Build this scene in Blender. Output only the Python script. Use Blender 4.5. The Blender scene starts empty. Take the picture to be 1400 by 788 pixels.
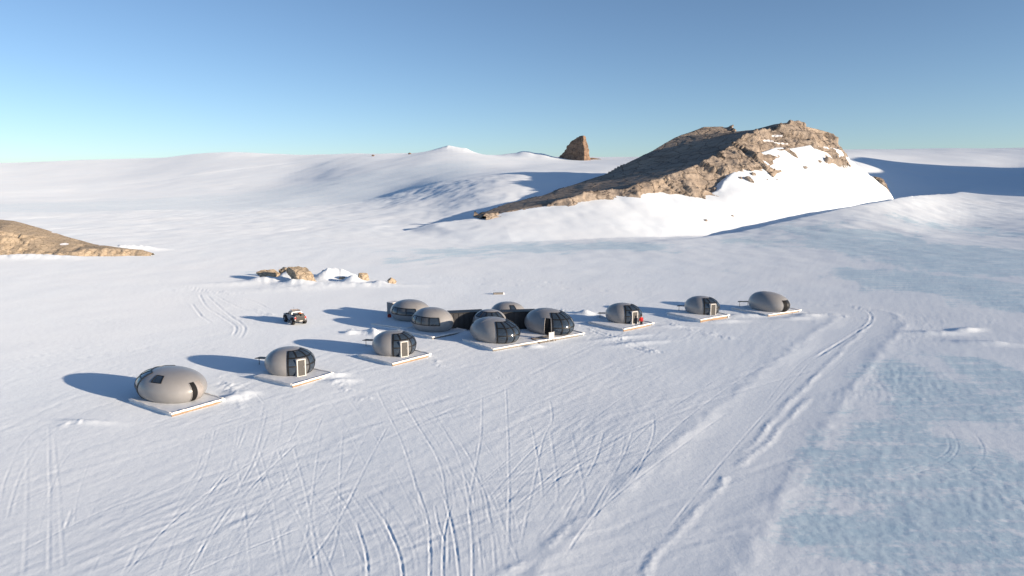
import bpy, bmesh, math, random
import numpy as np
from mathutils import Vector, Matrix, geometry
R_ = math.radians
SC = bpy.context.scene
COL = SC.collection
random.seed(7)
RNG = np.random.default_rng(11)

# ------------------------------------------------------------------ camera
CAM_H, FPX = 22.0, 950.0
PITCH = math.atan(144.0 / FPX)
cp, sp = math.cos(PITCH), math.sin(PITCH)
cam = bpy.data.cameras.new('camera'); camo = bpy.data.objects.new('camera', cam); COL.objects.link(camo)
camo.location = (0, 0, CAM_H); camo.rotation_euler = (R_(90) - PITCH, 0, 0)
cam.sensor_width = 36.0; cam.lens = 36.0 * FPX / 1400.0
cam.clip_start = 0.5; cam.clip_end = 30000
SC.camera = camo

def ray(px, py):
    u, v = (px - 700) / FPX, (py - 394) / FPX
    return (u, cp - v * sp, -sp - v * cp)
def P(px, py, Y):            # the point seen at a photo position, Y metres ahead
    d = ray(px, py); k = Y / d[1]
    return (k * d[0], Y, CAM_H + k * d[2])
def gp(px, py, z=0.0):       # the point seen at a photo position, at height z
    d = ray(px, py); k = (z - CAM_H) / d[2]
    return (k * d[0], k * d[1], z)

SUN_EL, SUN_AZ = R_(10.5), R_(28.0)      # the sun stands right of and behind the viewer
SUN = Vector((math.cos(SUN_EL) * math.cos(SUN_AZ), -math.cos(SUN_EL) * math.sin(SUN_AZ), math.sin(SUN_EL)))

# ------------------------------------------------------------------ noise
def _h(ix, iy, iz, seed):
    n = (ix.astype(np.int64) * 374761393 + iy.astype(np.int64) * 668265263 + iz * 1274126177 + seed * 974711) & 0x7fffffff
    n = ((n ^ (n >> 13)) * 1103515245) & 0x7fffffff
    return ((n ^ (n >> 16)) & 0xffff) / 65535.0
def _f(t): return t * t * t * (t * (t * 6 - 15) + 10)
def pn(x, y, seed=0):
    x0 = np.floor(x); y0 = np.floor(y); fx = x - x0; fy = y - y0
    def g(ix, iy, dx, dy):
        a = _h(ix, iy, 0, seed) * 6.2831853
        return np.cos(a) * dx + np.sin(a) * dy
    u, v = _f(fx), _f(fy)
    a = g(x0, y0, fx, fy); b = g(x0 + 1, y0, fx - 1, fy)
    c = g(x0, y0 + 1, fx, fy - 1); d = g(x0 + 1, y0 + 1, fx - 1, fy - 1)
    return (a + u * (b - a) + v * ((c + u * (d - c)) - (a + u * (b - a)))) * 1.4
def fbm(x, y, oct=4, seed=0, gain=0.5):
    s = 0; a = 1.0
    for k in range(oct):
        s = s + a * pn(x, y, seed + k * 17); x = x * 2.03; y = y * 2.03; a *= gain
    return s
def vn3(x, y, z, seed=0):    # value noise in space, -1..1
    x0 = np.floor(x); y0 = np.floor(y); z0 = np.floor(z).astype(np.int64)
    u, v, w = _f(x - x0), _f(y - y0), _f(z - z0)
    def L(k):
        a = _h(x0, y0, z0 + k, seed); b = _h(x0 + 1, y0, z0 + k, seed)
        c = _h(x0, y0 + 1, z0 + k, seed); d = _h(x0 + 1, y0 + 1, z0 + k, seed)
        e = a + u * (b - a); return e + v * ((c + u * (d - c)) - e)
    l0, l1 = L(0), L(1)
    return (l0 + w * (l1 - l0)) * 2 - 1
def fbm3(x, y, z, oct=4, seed=0, gain=0.5, ridged=False):
    s = 0; a = 1.0
    for k in range(oct):
        n = vn3(x, y, z, seed + 31 * k)
        if ridged: n = 1 - 2 * np.abs(n)
        s = s + a * n; x = x * 2.1; y = y * 2.1; z = z * 2.1; a *= gain
    return s
def sstep(a, b, x):
    t = np.clip((x - a) / (b - a), 0, 1); return t * t * (3 - 2 * t)

def cells3(x, y, z, seed=0):     # a random level per broken block, -1..1
    x0 = np.floor(x); y0 = np.floor(y); z0 = np.floor(z)
    best = np.full(x.shape, 1e9); val = np.zeros(x.shape)
    for i in (-1, 0, 1):
        for j in (-1, 0, 1):
            for k in (-1, 0, 1):
                cx, cy, cz = x0 + i, y0 + j, z0 + k; ck = cz.astype(np.int64)
                d = (cx + _h(cx, cy, ck, seed) - x) ** 2 + (cy + _h(cx, cy, ck, seed + 1) - y) ** 2 + (cz + _h(cx, cy, ck, seed + 2) - z) ** 2
                m = d < best; best = np.where(m, d, best); val = np.where(m, _h(cx, cy, ck, seed + 3), val)
    return val * 2 - 1

# ------------------------------------------------------------------ terrain
CT = []
def cP(px, py, Y): CT.append(P(px, py, Y))
def cH(px, Y, h): CT.append(((px - 700) / FPX * Y * 1.01, Y, h))
for Y in (15, 30, 60, 110, 180, 240):
    for px in (-300, 100, 500, 900, 1300, 1700): cH(px, Y, 0)
for px in (-300, 0, 300, 500, 600, 700, 800): cH(px, 320, 0)
cH(900, 320, .3); cH(1000, 320, .5)
for px, Y, h in ((1300, 300, 0), (1400, 300, .3), (1500, 300, .5), (1300, 385, 1.5), (1400, 400, 2.5), (1550, 400, 3)): cH(px, Y, h)
for a in ((1100, 298, 350), (1200, 279, 405), (1250, 270, 460), (1310, 264, 585), (1345, 257, 690), (1400, 268, 560), (1520, 266, 560)): cP(*a)
for px, h in ((-300, 0), (0, 0), (200, 0), (400, 1), (520, 3), (600, 6)): cH(px, 450, h)
for px, h in ((-300, -1), (0, -1), (200, -1), (400, 2), (500, 6)): cH(px, 650, h)
for a in ((600, 251, 640), (700, 240, 580), (760, 236, 620), (680, 271, 455), (740, 263, 480), (800, 245, 540), (560, 248, 850), (830, 229, 720)): cP(*a)
for px, h in ((-200, -2), (0, -2), (200, -1), (400, 7)): cH(px, 950, h)
for a in ((0, 257, 1400), (200, 254, 1400), (400, 238, 1400), (480, 226, 1300),
          (0, 240, 2000), (180, 234, 1900), (330, 225, 1700)): cP(*a)
SKY = ((-250, 226), (0, 223), (100, 219), (200, 217), (240, 215), (270, 211), (305, 208), (330, 209), (400, 212), (450, 211), (500, 210), (545, 210))
for px, py in SKY:
    Y = 2800 - 1200 * min(max((px - 200) / 350, 0), 1)
    cP(px, py, Y); a = P(px, py, Y); CT.append((a[0] * 1.6, Y * 1.6, a[2] * .9)); CT.append((a[0] * 3, Y * 3, a[2] * .6))
for px, py in ((560, 211), (590, 206), (615, 202), (635, 205), (652, 211), (700, 214), (780, 215), (860, 216), (950, 214), (1050, 212), (1150, 207), (1230, 205), (1300, 204), (1400, 202), (1520, 200)):
    cP(px, py, 1500); a = P(px, py, 1500); CT.append((a[0] * 1.5, 2250, a[2] * .8)); CT.append((a[0] * 3, 4500, a[2] * .7)); CT.append((a[0] * 6, 9000, a[2] * .6))
for a in ((620, 226, 1000), (700, 226, 1000), (800, 223, 1050), (783, 219.5, 1190), (860, 222, 1000), (950, 222, 900),
          (1250, 256, 640), (1250, 234, 840), (1250, 216, 1050), (1400, 246, 860), (1400, 226, 1020), (1330, 222, 1020), (1170, 222, 760)): cP(*a)
for px in (800, 900, 1000): cH(px, 430, 8)
CT = np.array(CT)
def _pol(x, y):
    az = np.arctan2(x, y); return 3 * np.clip(az, -.95, .95), np.log(np.maximum(np.hypot(x, y), 8))
def _tk(d2): return np.where(d2 > 1e-12, d2 * np.log(np.maximum(d2, 1e-12)), 0)
_ca, _cl = _pol(CT[:, 0], CT[:, 1])
_n = len(CT); _A = np.zeros((_n + 3, _n + 3))
_A[:_n, :_n] = _tk((_ca[:, None] - _ca) ** 2 + (_cl[:, None] - _cl) ** 2) + np.eye(_n) * .004
_A[:_n, _n] = 1; _A[:_n, _n + 1] = _ca; _A[:_n, _n + 2] = _cl; _A[_n:, :_n] = _A[:_n, _n:].T
_w = np.linalg.solve(_A, np.concatenate([CT[:, 2], [0, 0, 0]]))
def tps(x, y):
    sh = np.shape(x); x = np.ravel(x); y = np.ravel(y)
    a, l = _pol(x, y); out = _w[_n] + _w[_n + 1] * a + _w[_n + 2] * l
    for k in range(_n): out = out + _w[k] * _tk((a - _ca[k]) ** 2 + (l - _cl[k]) ** 2)
    az = np.abs(np.arctan2(x, y)); r = np.hypot(x, y); b = sstep(1.0, 1.5, az)
    out = out * (1 - b) + b * np.maximum(0, r - 500) * .03
    near = sstep(190, 300, r)
    return (out * near).reshape(sh)

def polydist(x, y, L):       # distance, height and run along a polyline of 3D points, and which side
    L = np.asarray(L, float); best = np.full(x.shape, 1e18); hh = np.zeros(x.shape); ss = np.zeros(x.shape); sd = np.zeros(x.shape)
    run = 0.0
    for k in range(len(L) - 1):
        a, b = L[k], L[k + 1]; dx, dy = b[0] - a[0], b[1] - a[1]; l2 = dx * dx + dy * dy
        t = np.clip(((x - a[0]) * dx + (y - a[1]) * dy) / l2, 0, 1)
        ex, ey = x - a[0] - t * dx, y - a[1] - t * dy
        d2 = ex * ex + ey * ey; m = d2 < best
        best = np.where(m, d2, best); hh = np.where(m, a[2] + t * (b[2] - a[2]), hh)
        ss = np.where(m, run + t * math.sqrt(l2), ss); sd = np.where(m, dx * ey - dy * ex, sd)
        run += math.sqrt(l2)
    return np.sqrt(best), hh, ss / run, sd
def inside(x, y, poly):
    c = np.zeros(x.shape, bool); n = len(poly)
    for k in range(n):
        x1, y1 = poly[k][0], poly[k][1]; x2, y2 = poly[(k + 1) % n][0], poly[(k + 1) % n][1]
        if y1 == y2: continue
        c ^= ((y1 > y) != (y2 > y)) & (x < (x2 - x1) * (y - y1) / (y2 - y1) + x1)
    return c

def PM(px, py, Y): return P(px, py, Y + 72 * min(max((px - 655) / 493, 0), 1.2))
B_ROCK = [PM(*a) for a in ((655, 298, 335), (700, 288, 338), (740, 283, 342), (800, 270, 348), (835, 262, 352), (850, 264, 350), (865, 258, 352),
     (900, 252, 355), (920, 257, 353), (945, 265, 350), (970, 267, 350), (985, 261, 354), (990, 250, 360), (1005, 240, 366), (1015, 234, 370),
     (1030, 222, 376), (1060, 212, 384), (1080, 213, 388), (1110, 206, 396), (1130, 207, 402), (1148, 209, 408))]
B_ALL = [P(*a) for a in ((540, 313, 318), (600, 304, 328))] + [(p[0], p[1], p[2] + .48 * float(np.interp(700 + FPX * p[0] / p[1] / 1.0, [975, 990, 1010, 1030, 1100, 1125, 1150], [0, 2, 6, 10, 9, 6, 5]))) for p in B_ROCK] + [PM(*a) for a in ((1165, 220, 406), (1182, 233, 402), (1208, 254, 396), (1228, 271, 391), (1246, 290, 388))]
A_LINE = [P(*a) for a in ((530, 322, 300), (600, 322, 285), (640, 325, 278), (700, 326, 274), (780, 322, 284), (880, 318, 300), (1000, 303, 345), (1100, 292, 378), (1190, 281, 424), (1246, 291, 455))]
LIP = [P(*a) for a in ((860, 337, 242), (1000, 315, 304), (1100, 298, 350), (1200, 279, 405), (1250, 270, 460), (1310, 264, 585), (1345, 257, 690))]
MOUNDS = []
def mound(px, py, rx, ry, h, ang=0.0): p = gp(px, py); MOUNDS.append((p[0], p[1], rx, ry, h, ang))
def mac(x, y, base=None):
    x = np.asarray(x, float); y = np.asarray(y, float)
    h = tps(x, y) if base is None else base.copy()
    # unseen hill right of the frame, added to cast shade on the scoop
    for hx_, hy_, sg_, hh_ in ((810, 745, 95, 80), (700, 620, 68, 60), (620, 515, 52, 52)): h = h + hh_ * np.exp(-((x - hx_) ** 2 + (y - hy_) ** 2) / (2 * sg_ ** 2))
    q = P(614, 203, 1500); h = h + 6 * np.exp(-np.abs((x - q[0]) / 24) - ((y - 1500) / 50) ** 2) + 4 * np.exp(-np.abs((x - q[0] - 38) / 16) - ((y - 1480) / 40) ** 2)
    ax_ = (x - 30) * -.883 + (y - 1246) * .469; bx_ = (x - 30) * .469 + (y - 1246) * .883
    h = h + 11 * np.exp(-(ax_ / 52) ** 2 - (bx_ / 16) ** 2) * (1 + .25 * pn(x / 25, y / 25, 8))
    m = (y > 200) & (y < 900) & (x > -220) & (x < 700)
    if m.any():
        xx, yy, hb = x[m], y[m], h[m]
        d, _, s, sd = polydist(xx, yy, LIP)
        depth = 20.0 * sstep(.0, .55, s) * (1 - sstep(.8, 1.0, s))
        hb = hb - np.where(sd > 0, depth * sstep(0, 16, d) * np.exp(-(d / 75) ** 2), 0) + depth * .03 * np.exp(-(d / 12) ** 2)
        dB, hB, sB, sdB = polydist(xx, yy, B_ALL)
        num = np.zeros(xx.shape); den = np.zeros(xx.shape)
        for k in range(len(B_ALL) - 1):
            a0, b0 = np.array(B_ALL[k]), np.array(B_ALL[k + 1]); ns_ = max(1, int(np.linalg.norm((b0 - a0)[:2]) / 3.5))
            for j in range(ns_):
                q = a0 + (b0 - a0) * j / ns_; wq = 1 / ((xx - q[0]) ** 2 + (yy - q[1]) ** 2 + 6.0) ** 1.5; num += wq * q[2]; den += wq
        hB = num / den
        dA, _, _, _ = polydist(xx, yy, A_LINE)
        ins = inside(xx, yy, [*A_LINE, *reversed(B_ALL)])
        t = dA / (dA + dB + 1e-6)
        fe = sstep(0, .05, sB) * (1 - sstep(.955, 1.0, sB)); hB = hb + (hB - hb) * fe
        front = hb + (hB - hb) * (t ** 1.06)
        back = np.where(sdB > 0, hB - .42 * dB, -99)
        hb = np.where(ins, np.maximum(hb, front), np.maximum(hb, back))
        h[m] = hb
    near = (y > 20) & (y < 320)
    if near.any():
        xx, yy, hb = x[near], y[near], h[near]
        for mx, my, rx, ry, mh, an in MOUNDS:
            c, s = math.cos(an), math.sin(an); k = (np.abs(xx - mx) < 4 * max(rx, ry)) & (np.abs(yy - my) < 4 * max(rx, ry))
            if not k.any(): continue
            u = (xx[k] - mx) * c + (yy[k] - my) * s; v = -(xx[k] - mx) * s + (yy[k] - my) * c
            e = np.exp(-(u / rx) ** 2 - (v / ry) ** 2)
            hb[k] += mh * e * (1 + .22 * fbm(xx[k] * .55, yy[k] * .4, 2, 91))
        h[near] = hb
    return h
def gz(x, y): return float(mac(np.array([x]), np.array([y]))[0])

# snow drifts: round the boulders, the pods, the left outcrop
for a in ((362, 385, 4, 2.2, 1.0), (408, 389, 4, 2, 1.1), (398, 381, 3, 3, 1.9), (457, 379, 3.6, 2.6, 1.7), (470, 380, 3, 2, 1.0), (443, 381, 2, 2, 1.3), (482, 386, 2.2, 1.6, 1.3),
          (520, 388.5, 1.8, 1.3, .8), (430, 392, 12, 4, .35), (330, 388, 10, 2.5, .35), (500, 391, 10, 2, .5),
          (797, 429, 1.4, 1.0, .5), (804, 430, .8, .8, .4), (508, 455, 1.0, .8, .8), (513, 457, .7, .6, .5), (487, 455, 1.5, .8, .35), (477, 456, .8, .5, .3),
          (822, 434, 1.5, .8, .4), (455, 515, 1.4, .9, .35), (465, 522, 1.6, .8, .25), (318, 545, 1.3, 1, .3), (330, 538, 1.5, .8, .25),
          (1105, 432, 2.0, 1.0, .4), (1085, 436, 3, .8, .3), (1020, 432, 3, .8, .35), (990, 440, 3, .9, .3), (915, 447, 3, .8, .3), (870, 470, 4, .9, .25), (850, 462, 4, .7, .22),
          (822, 441.5, 2.6, 1.2, .42), (936, 428.5, 2.6, 1.2, .42), (1030, 422, 2.8, 1.2, .42), (357, 512, 1.8, .9, .38), (504, 484, 1.8, .9, .38), (372, 518, 1.8, .7, .3), (835, 446, 2.0, .9, .3), (945, 433, 2.0, .9, .3), (120, 578, 3.0, .5, .16), (1320, 452, 2.5, 1, .5), (1280, 456, 3.5, 1, .4), (1350, 470, 4, 1.2, .4), (727, 475, 1.0, .5, .25), (734, 474, .8, .5, .25), (640, 456, 1.5, .8, .4)):
    mound(*a[:5], ang=RNG.uniform(-.3, .5) if len(a) == 5 else 0)
for px, py, rx, ry, h in ((40, 353, 14, 4, 1.2), (110, 347, 10, 4, 1.6), (160, 342, 9, 4, 1.4), (192, 342, 7, 3, .9)): mound(px, py, rx, ry, h)

# ---- the ground sheet: fine where the camp stands, coarse behind and far off
FA = 44.0
angs = np.concatenate([np.linspace(-FA, FA, 1240), np.linspace(FA, 360 - FA, 92)[1:-1]]) * math.pi / 180
near_r = 1 / np.linspace(1 / 28.0, 1 / 236.0, 640)
rad = np.concatenate([np.linspace(1.5, 28, 12)[:-1], near_r, np.arange(237.5, 620, 1.45), np.arange(621, 1700, 7.0), np.geomspace(1702, 9000, 90)])
nr, na = len(rad), len(angs)
AA, RR = np.meshgrid(angs, rad)
GX, GY = RR * np.sin(AA), RR * np.cos(AA)
ci = np.unique(np.r_[np.arange(0, na, 6), na - 1]); cr = np.unique(np.r_[np.arange(0, nr, 5), nr - 1])
bc = tps(GX[np.ix_(cr, ci)], GY[np.ix_(cr, ci)])
tmp = np.empty((len(cr), na))
for k in range(len(cr)): tmp[k] = np.interp(np.arange(na), ci, bc[k])
GB = np.empty((nr, na)); lr = np.arange(nr)
idx = np.clip(np.searchsorted(cr, lr, side='right') - 1, 0, len(cr) - 2)
fr = ((lr - cr[idx]) / (cr[idx + 1] - cr[idx]))[:, None]
GB = tmp[idx] * (1 - fr) + tmp[idx + 1] * fr
H = mac(GX, GY, GB)
# undulation, sastrugi
H += sstep(250, 700, RR) * (1.1 * fbm(GX / 160, GY / 160, 3, 3) + .45 * pn(GX / 45, GY / 60, 9))
H += sstep(900, 1500, RR) * 3 * fbm(GX / 420, GY / 420, 2, 5)
wa = R_(62); WX = GX * math.cos(wa) + GY * math.sin(wa); WY = -GX * math.sin(wa) + GY * math.cos(wa)
nm = RR < 640
xs, ys, wx, wy, rs = GX[nm], GY[nm], WX[nm], WY[nm], RR[nm]
d = .065 * fbm(xs / 14, ys / 14, 2, 21)
d += .008 * pn(wx / 11, wy / 1.5, 23) + .006 * pn(wx / 5.0 + .7 * pn(xs / 6, ys / 6, 40), wy / .8, 27)
gate = sstep(-.1, .6, pn(xs / 18, ys / 13, 61))
d += gate * .014 * pn(wx / 2.4, wy / .45, 29)
d += .007 * fbm(xs / .9, ys / .9, 2, 33)
d += sstep(120, 240, rs) * .09 * pn(xs / 6, ys / 9, 51)
# ---- blue ice: bare patches right of the camp, along the foot of the mountain
ICE_SHADE = np.zeros((nr, na))
def ice_blob(px, py, wpx, hpx, amt):
    p = gp(px, py); q = gp(px + wpx, py); r1 = gp(px, py - hpx); r0 = gp(px, py + hpx)
    sx = abs(q[0] - p[0]); sy = abs(r1[1] - r0[1]) / 2
    return (p[0], p[1], sx, sy, amt)
IB = [ice_blob(*a) for a in ((1290, 660, 190, 100, 1.0), (1200, 740, 180, 60, 1.0), (1330, 740, 140, 60, 1), (1250, 520, 110, 32, .85), (1330, 560, 120, 40, .9), (1390, 520, 80, 40, .9),
      (1340, 352, 170, 28, 1.4), (1250, 385, 110, 20, 1.2), (1370, 400, 110, 26, 1.5), (1180, 330, 130, 18, 1.1), (1330, 315, 130, 12, .7), (1060, 330, 120, 13, .55),
      (850, 335, 130, 9, .9), (730, 335, 110, 9, .9), (600, 345, 110, 12, .75), (540, 352, 60, 8, .6), (640, 362, 60, 4, .5), (1000, 370, 60, 7, .45), (940, 355, 60, 8, .45), (880, 560, 60, 9, .4),
      (300, 376, 90, 9, .35), (1010, 600, 60, 14, .3), (1130, 560, 60, 18, .45))]
ic = np.zeros(xs.shape)
for bx, by, sx, sy, am in IB: ic = np.maximum(ic, am * np.exp(-((xs - bx) / sx) ** 2 - ((ys - by) / sy) ** 2))
pat = .7 * fbm(xs / 26, ys / 34, 4, 71, .55) + .6 * pn(wx / 16, wy / 5, 75) + .35 * pn(wx / 7, wy / 1.6, 76)
icm = sstep(.18, .62, ic * .8 + .34 * pat)
ICE_SHADE[nm] = icm
lv = (RR > 430) & (RR < 1900) & (GX < 20)  # left valley: dim shade of the slope painted in with the ice tint
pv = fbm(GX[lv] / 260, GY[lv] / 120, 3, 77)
ICE_SHADE[lv] = np.maximum(ICE_SHADE[lv], .55 * sstep(470, 640, RR[lv] + 70 * pv) * (1 - sstep(1000, 1350, RR[lv] + 160 * pv)) * (1 - sstep(-70, 10, GX[lv])))
d += icm * (.010 * fbm(xs / 1.1, ys / 1.6, 3, 81) + .008 * pn(xs / .55, ys / .8, 85) * (rs < 200))
# ---- the packed route from the far pod round to the near edge
RT = np.array([gp(*q) for q in ((1085, 419), (1140, 421), (1180, 428), (1190, 440), (1165, 460), (1110, 510), (1040, 585), (950, 680), (860, 800))])
rd, _, _, _ = polydist(xs, ys, RT); rmask = 1 - sstep(2.2, 5.0, rd + 1.2 * pn(xs / 7, ys / 7, 301))
d = d * (1 - .7 * rmask) - .05 * rmask + .05 * np.exp(-((rd - 5.0) / .7) ** 2) * (.6 + .8 * pn(xs / 2, ys / 2, 303))
ICE_SHADE[nm] = ICE_SHADE[nm] * (1 - rmask)
# ---- wheel ruts and ridges
xf, yf = xs, ys
def rut(line, w=.09, dep=.012, berm=.006, wob=.03, off=0.0):
    L = [gp(*p) for p in line]
    L2 = []
    for k in range(len(L) - 1):                      # Catmull-Rom through the points
        p0, p1, p2, p3 = L[max(k - 1, 0)], L[k], L[k + 1], L[min(k + 2, len(L) - 1)]
        for t in np.linspace(0, 1, 7)[:-1]:
            L2.append([.5 * (2 * p1[i] + (p2[i] - p0[i]) * t + (2 * p0[i] - 5 * p1[i] + 4 * p2[i] - p3[i]) * t * t + (3 * p1[i] - p0[i] - 3 * p2[i] + p3[i]) * t ** 3) for i in (0, 1)] + [0])
    L2.append(list(L[-1][:2]) + [0]); L2 = np.array(L2)
    if off:
        tg = np.gradient(L2[:, :2], axis=0); tg /= np.linalg.norm(tg, axis=1, keepdims=True) + 1e-9; L2[:, 0] -= tg[:, 1] * off; L2[:, 1] += tg[:, 0] * off
    m = np.nonzero((xf > L2[:, 0].min() - 1.5) & (xf < L2[:, 0].max() + 1.5) & (yf > L2[:, 1].min() - 1.5) & (yf < L2[:, 1].max() + 1.5))[0]
    if not len(m): return
    x, y = xf[m], yf[m]
    wb = wob * pn(x / 5, y / 5, 201)
    dd, _, s, sd = polydist(x + wb, y + wb * .6, L2)
    k = dd < w * 4
    m, dd, s, x, y = m[k], dd[k], s[k], x[k], y[k]
    fade = sstep(0, .08, s) * (1 - sstep(.9, 1, s)) * (.65 + .6 * pn(x / 3, y / 3, 203))
    rough = 1 + .7 * pn(x / .5, y / .5, 205)
    d[m] += fade * rough * (-dep * np.exp(-(dd / w) ** 2) + berm * np.exp(-((dd - w * 1.7) / (w * .7)) ** 2))
RUTS = [[(514, 532), (548, 603), (574, 684), (589, 757), (591, 788)], [(541, 532), (571, 581), (601, 633), (610, 684), (623, 736), (631, 800)],
 [(563, 534), (597, 573), (627, 624), (638, 671), (646, 723), (648, 800)], [(640, 637), (661, 671), (672, 723), (679, 790)], [(691, 526), (694, 586), (696, 671), (694, 774)],
 [(659, 538), (657, 599), (640, 690)], [(751, 543), (755, 573), (743, 599), (732, 650), (709, 757)], [(726, 581), (739, 650), (741, 689)], [(811, 564), (743, 603), (696, 650), (666, 684)],
 [(871, 581), (786, 624), (700, 697)], [(914, 564), (811, 624), (726, 680), (696, 714)], [(1000, 560), (906, 629), (820, 697), (764, 774)], [(893, 564), (893, 594), (876, 637), (854, 671)],
 [(867, 581), (854, 620), (829, 663), (799, 714)], [(451, 659), (481, 706), (501, 757), (503, 800)], [(499, 674), (526, 714), (546, 757), (552, 800)], [(400, 607), (421, 689), (439, 800)],
 [(531, 581), (499, 641), (456, 723), (409, 783)], [(336, 573), (318, 628), (292, 668), (263, 705)], [(365, 562), (351, 617), (322, 675), (285, 734), (249, 800)], [(406, 606), (347, 661), (300, 719), (256, 800)],
 [(420, 719), (311, 763), (230, 800)], [(66, 580), (68, 675), (67, 800)], [(110, 551), (40, 595), (10, 650), (0, 690)], [(130, 556), (60, 600), (24, 660), (8, 720)], [(102, 697), (90, 723)], [(190, 741), (161, 800)],
 [(272, 402), (283, 420), (303, 433), (322, 447), (317, 462)], [(281, 402), (298, 418), (312, 430), (334, 447), (328, 464)], [(286, 399), (325, 420), (365, 432), (395, 444)], [(225, 398), (260, 396), (300, 403)],
 [(262, 415), (275, 432), (290, 442)], [(240, 390), (300, 400), (345, 412), (372, 425)], [(0, 512), (120, 488), (250, 470), (330, 464)], [(0, 498), (110, 476), (240, 462), (320, 456)],
 [(1095, 418), (1150, 418), (1185, 425), (1190, 440), (1165, 458), (1110, 492)], [(1095, 424), (1140, 424), (1168, 430), (1172, 442), (1150, 458), (1090, 500), (1040, 560)],
 [(1120, 412), (1190, 420), (1225, 434), (1220, 448), (1180, 470), (1120, 520)], [(1110, 492), (1050, 560), (980, 640), (900, 740)], [(1000, 470), (930, 500), (850, 545), (790, 590)], [(980, 462), (900, 492), (800, 530)],
 [(1100, 470), (1010, 520), (930, 580), (860, 650), (800, 720)], [(1080, 462), (985, 515), (900, 572), (830, 640)], [(1300, 588), (1310, 612), (1290, 635), (1240, 650)], [(1290, 590), (1298, 612), (1275, 630), (1225, 645)],
 [(1330, 590), (1345, 615), (1330, 640), (1270, 660)], [(800, 446), (840, 462), (880, 476), (900, 482)], [(806, 452), (850, 470), (890, 484)], [(905, 440), (950, 452), (1000, 464)], [(560, 385), (700, 390), (820, 398), (900, 404)],
 [(540, 378), (680, 382), (800, 390)], [(480, 560), (530, 545), (620, 530), (740, 505)], [(0, 700), (110, 650), (240, 610), (420, 560)], [(20, 760), (160, 690), (320, 640), (480, 600)], [(300, 520), (330, 545), (345, 560)],
 [(312, 512), (345, 535), (365, 556)], [(500, 505), (560, 522), (600, 545)], [(160, 800), (230, 720), (330, 640), (420, 590)]]
for L in RUTS:
    if max(q[1] for q in L) < 520: rut(L, w=.2, dep=.05, berm=.035)
    else: rut(L)
for L in ([(571, 668), (586, 720), (588, 800)], [(604, 672), (613, 700), (622, 740), (630, 800)], [(640, 690), (645, 735), (647, 800)], [(617, 690), (607, 735), (606, 800)], [(487, 712), (500, 757), (502, 800)], [(523, 704), (545, 757), (551, 800)], [(594, 690), (600, 720), (610, 742)], [(98, 697), (89, 722)]):
    rut(L, w=.08, dep=.022, berm=.012)
for k in range(52):                                   # older, fainter lines fanning out below the camp
    L = RUTS[int(RNG.integers(0, 27))]; ox, oy = RNG.normal(0, 45), RNG.normal(0, 14); sk = RNG.normal(0, .12)
    LL = [(a + ox + (b - 640) * sk, min(max(b + oy, 470), 800)) for a, b in L]
    w_, d_ = RNG.uniform(.06, .11), RNG.uniform(.003, .009)
    for o_ in (-.95, .95): rut(LL, w=w_, dep=d_, berm=d_ * .5, wob=.02, off=o_)
for k in range(60):                                    # scraped by the groomer
    x0, y0 = RNG.uniform(-60, 900), RNG.uniform(520, 800); l = RNG.uniform(120, 330); s = RNG.uniform(-.5, -.25)
    rut([(x0, y0), (x0 + l * .5, y0 + l * .5 * s), (x0 + l, y0 + l * s * .9)], w=RNG.uniform(.2, .5), dep=RNG.uniform(.005, .014), berm=RNG.uniform(.002, .009), wob=.1)
for L in ([(1000, 646), (936, 714), (897, 757), (884, 800)], [(1190, 440), (1130, 500), (1060, 570), (1000, 640)], [(1010, 640), (1060, 590), (1110, 540)], [(680, 790), (740, 755), (790, 705)]):
    rut(L, w=.35, dep=-.05, berm=-.006, wob=.7)
def churn(line, w, amp):
    L = np.array([gp(*p) for p in line]); m = np.nonzero((xf > L[:, 0].min() - 2 * w) & (xf < L[:, 0].max() + 2 * w) & (yf > L[:, 1].min() - 2 * w) & (yf < L[:, 1].max() + 2 * w))[0]
    dd, _, _, _ = polydist(xf[m], yf[m], L); x, y = xf[m], yf[m]
    g = np.exp(-(dd / w) ** 2) * sstep(-.3, .4, pn(x / 2.5, y / 2.5, 401))
    d[m] += g * amp * (fbm(x / .8, y / 1.0, 3, 405) + .4)
for L, w_, a_ in (([(800, 446), (840, 462), (900, 482)], 1.2, .10), ([(905, 440), (950, 452), (1000, 464)], 1.2, .09), ([(1090, 430), (1130, 430), (1180, 436)], 1.3, .10), ([(296, 515), (325, 540), (345, 560)], .9, .09),
                  ([(225, 396), (270, 398), (330, 402)], 1.4, .10), ([(350, 424), (372, 430), (392, 436)], .7, .09), ([(478, 452), (520, 459)], 1.2, .10), ([(455, 512), (470, 530), (500, 545)], .9, .08), ([(940, 425), (1000, 425)], 1.0, .08),
                  ([(770, 424), (810, 430)], 1.0, .10), ([(588, 486), (600, 500)], .7, .07), ([(1040, 430), (1010, 436)], 1.0, .08), ([(90, 582), (150, 570)], .5, .10)): churn(L, w_, a_)
d += sstep(270, 340, rs) * (.45 * fbm(xs / 30, ys / 38, 3, 131) + .12 * pn(xs / 9, ys / 14, 133))
H[nm] += d
verts = np.stack([GX, GY, H], -1).reshape(-1, 3)
verts = np.vstack([verts, [[0, 0, 0]]])
i0 = (np.arange(nr - 1)[:, None] * na + np.arange(na)[None, :]).ravel()
nx = (np.arange(nr - 1)[:, None] * na + ((np.arange(na) + 1) % na)[None, :]).ravel()
quads = np.stack([i0, i0 + na, nx + na, nx], -1)     # seen from above: clockwise azimuth
tri = np.stack([np.full(na, nr * na), np.arange(na), (np.arange(na) + 1) % na], -1)
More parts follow.
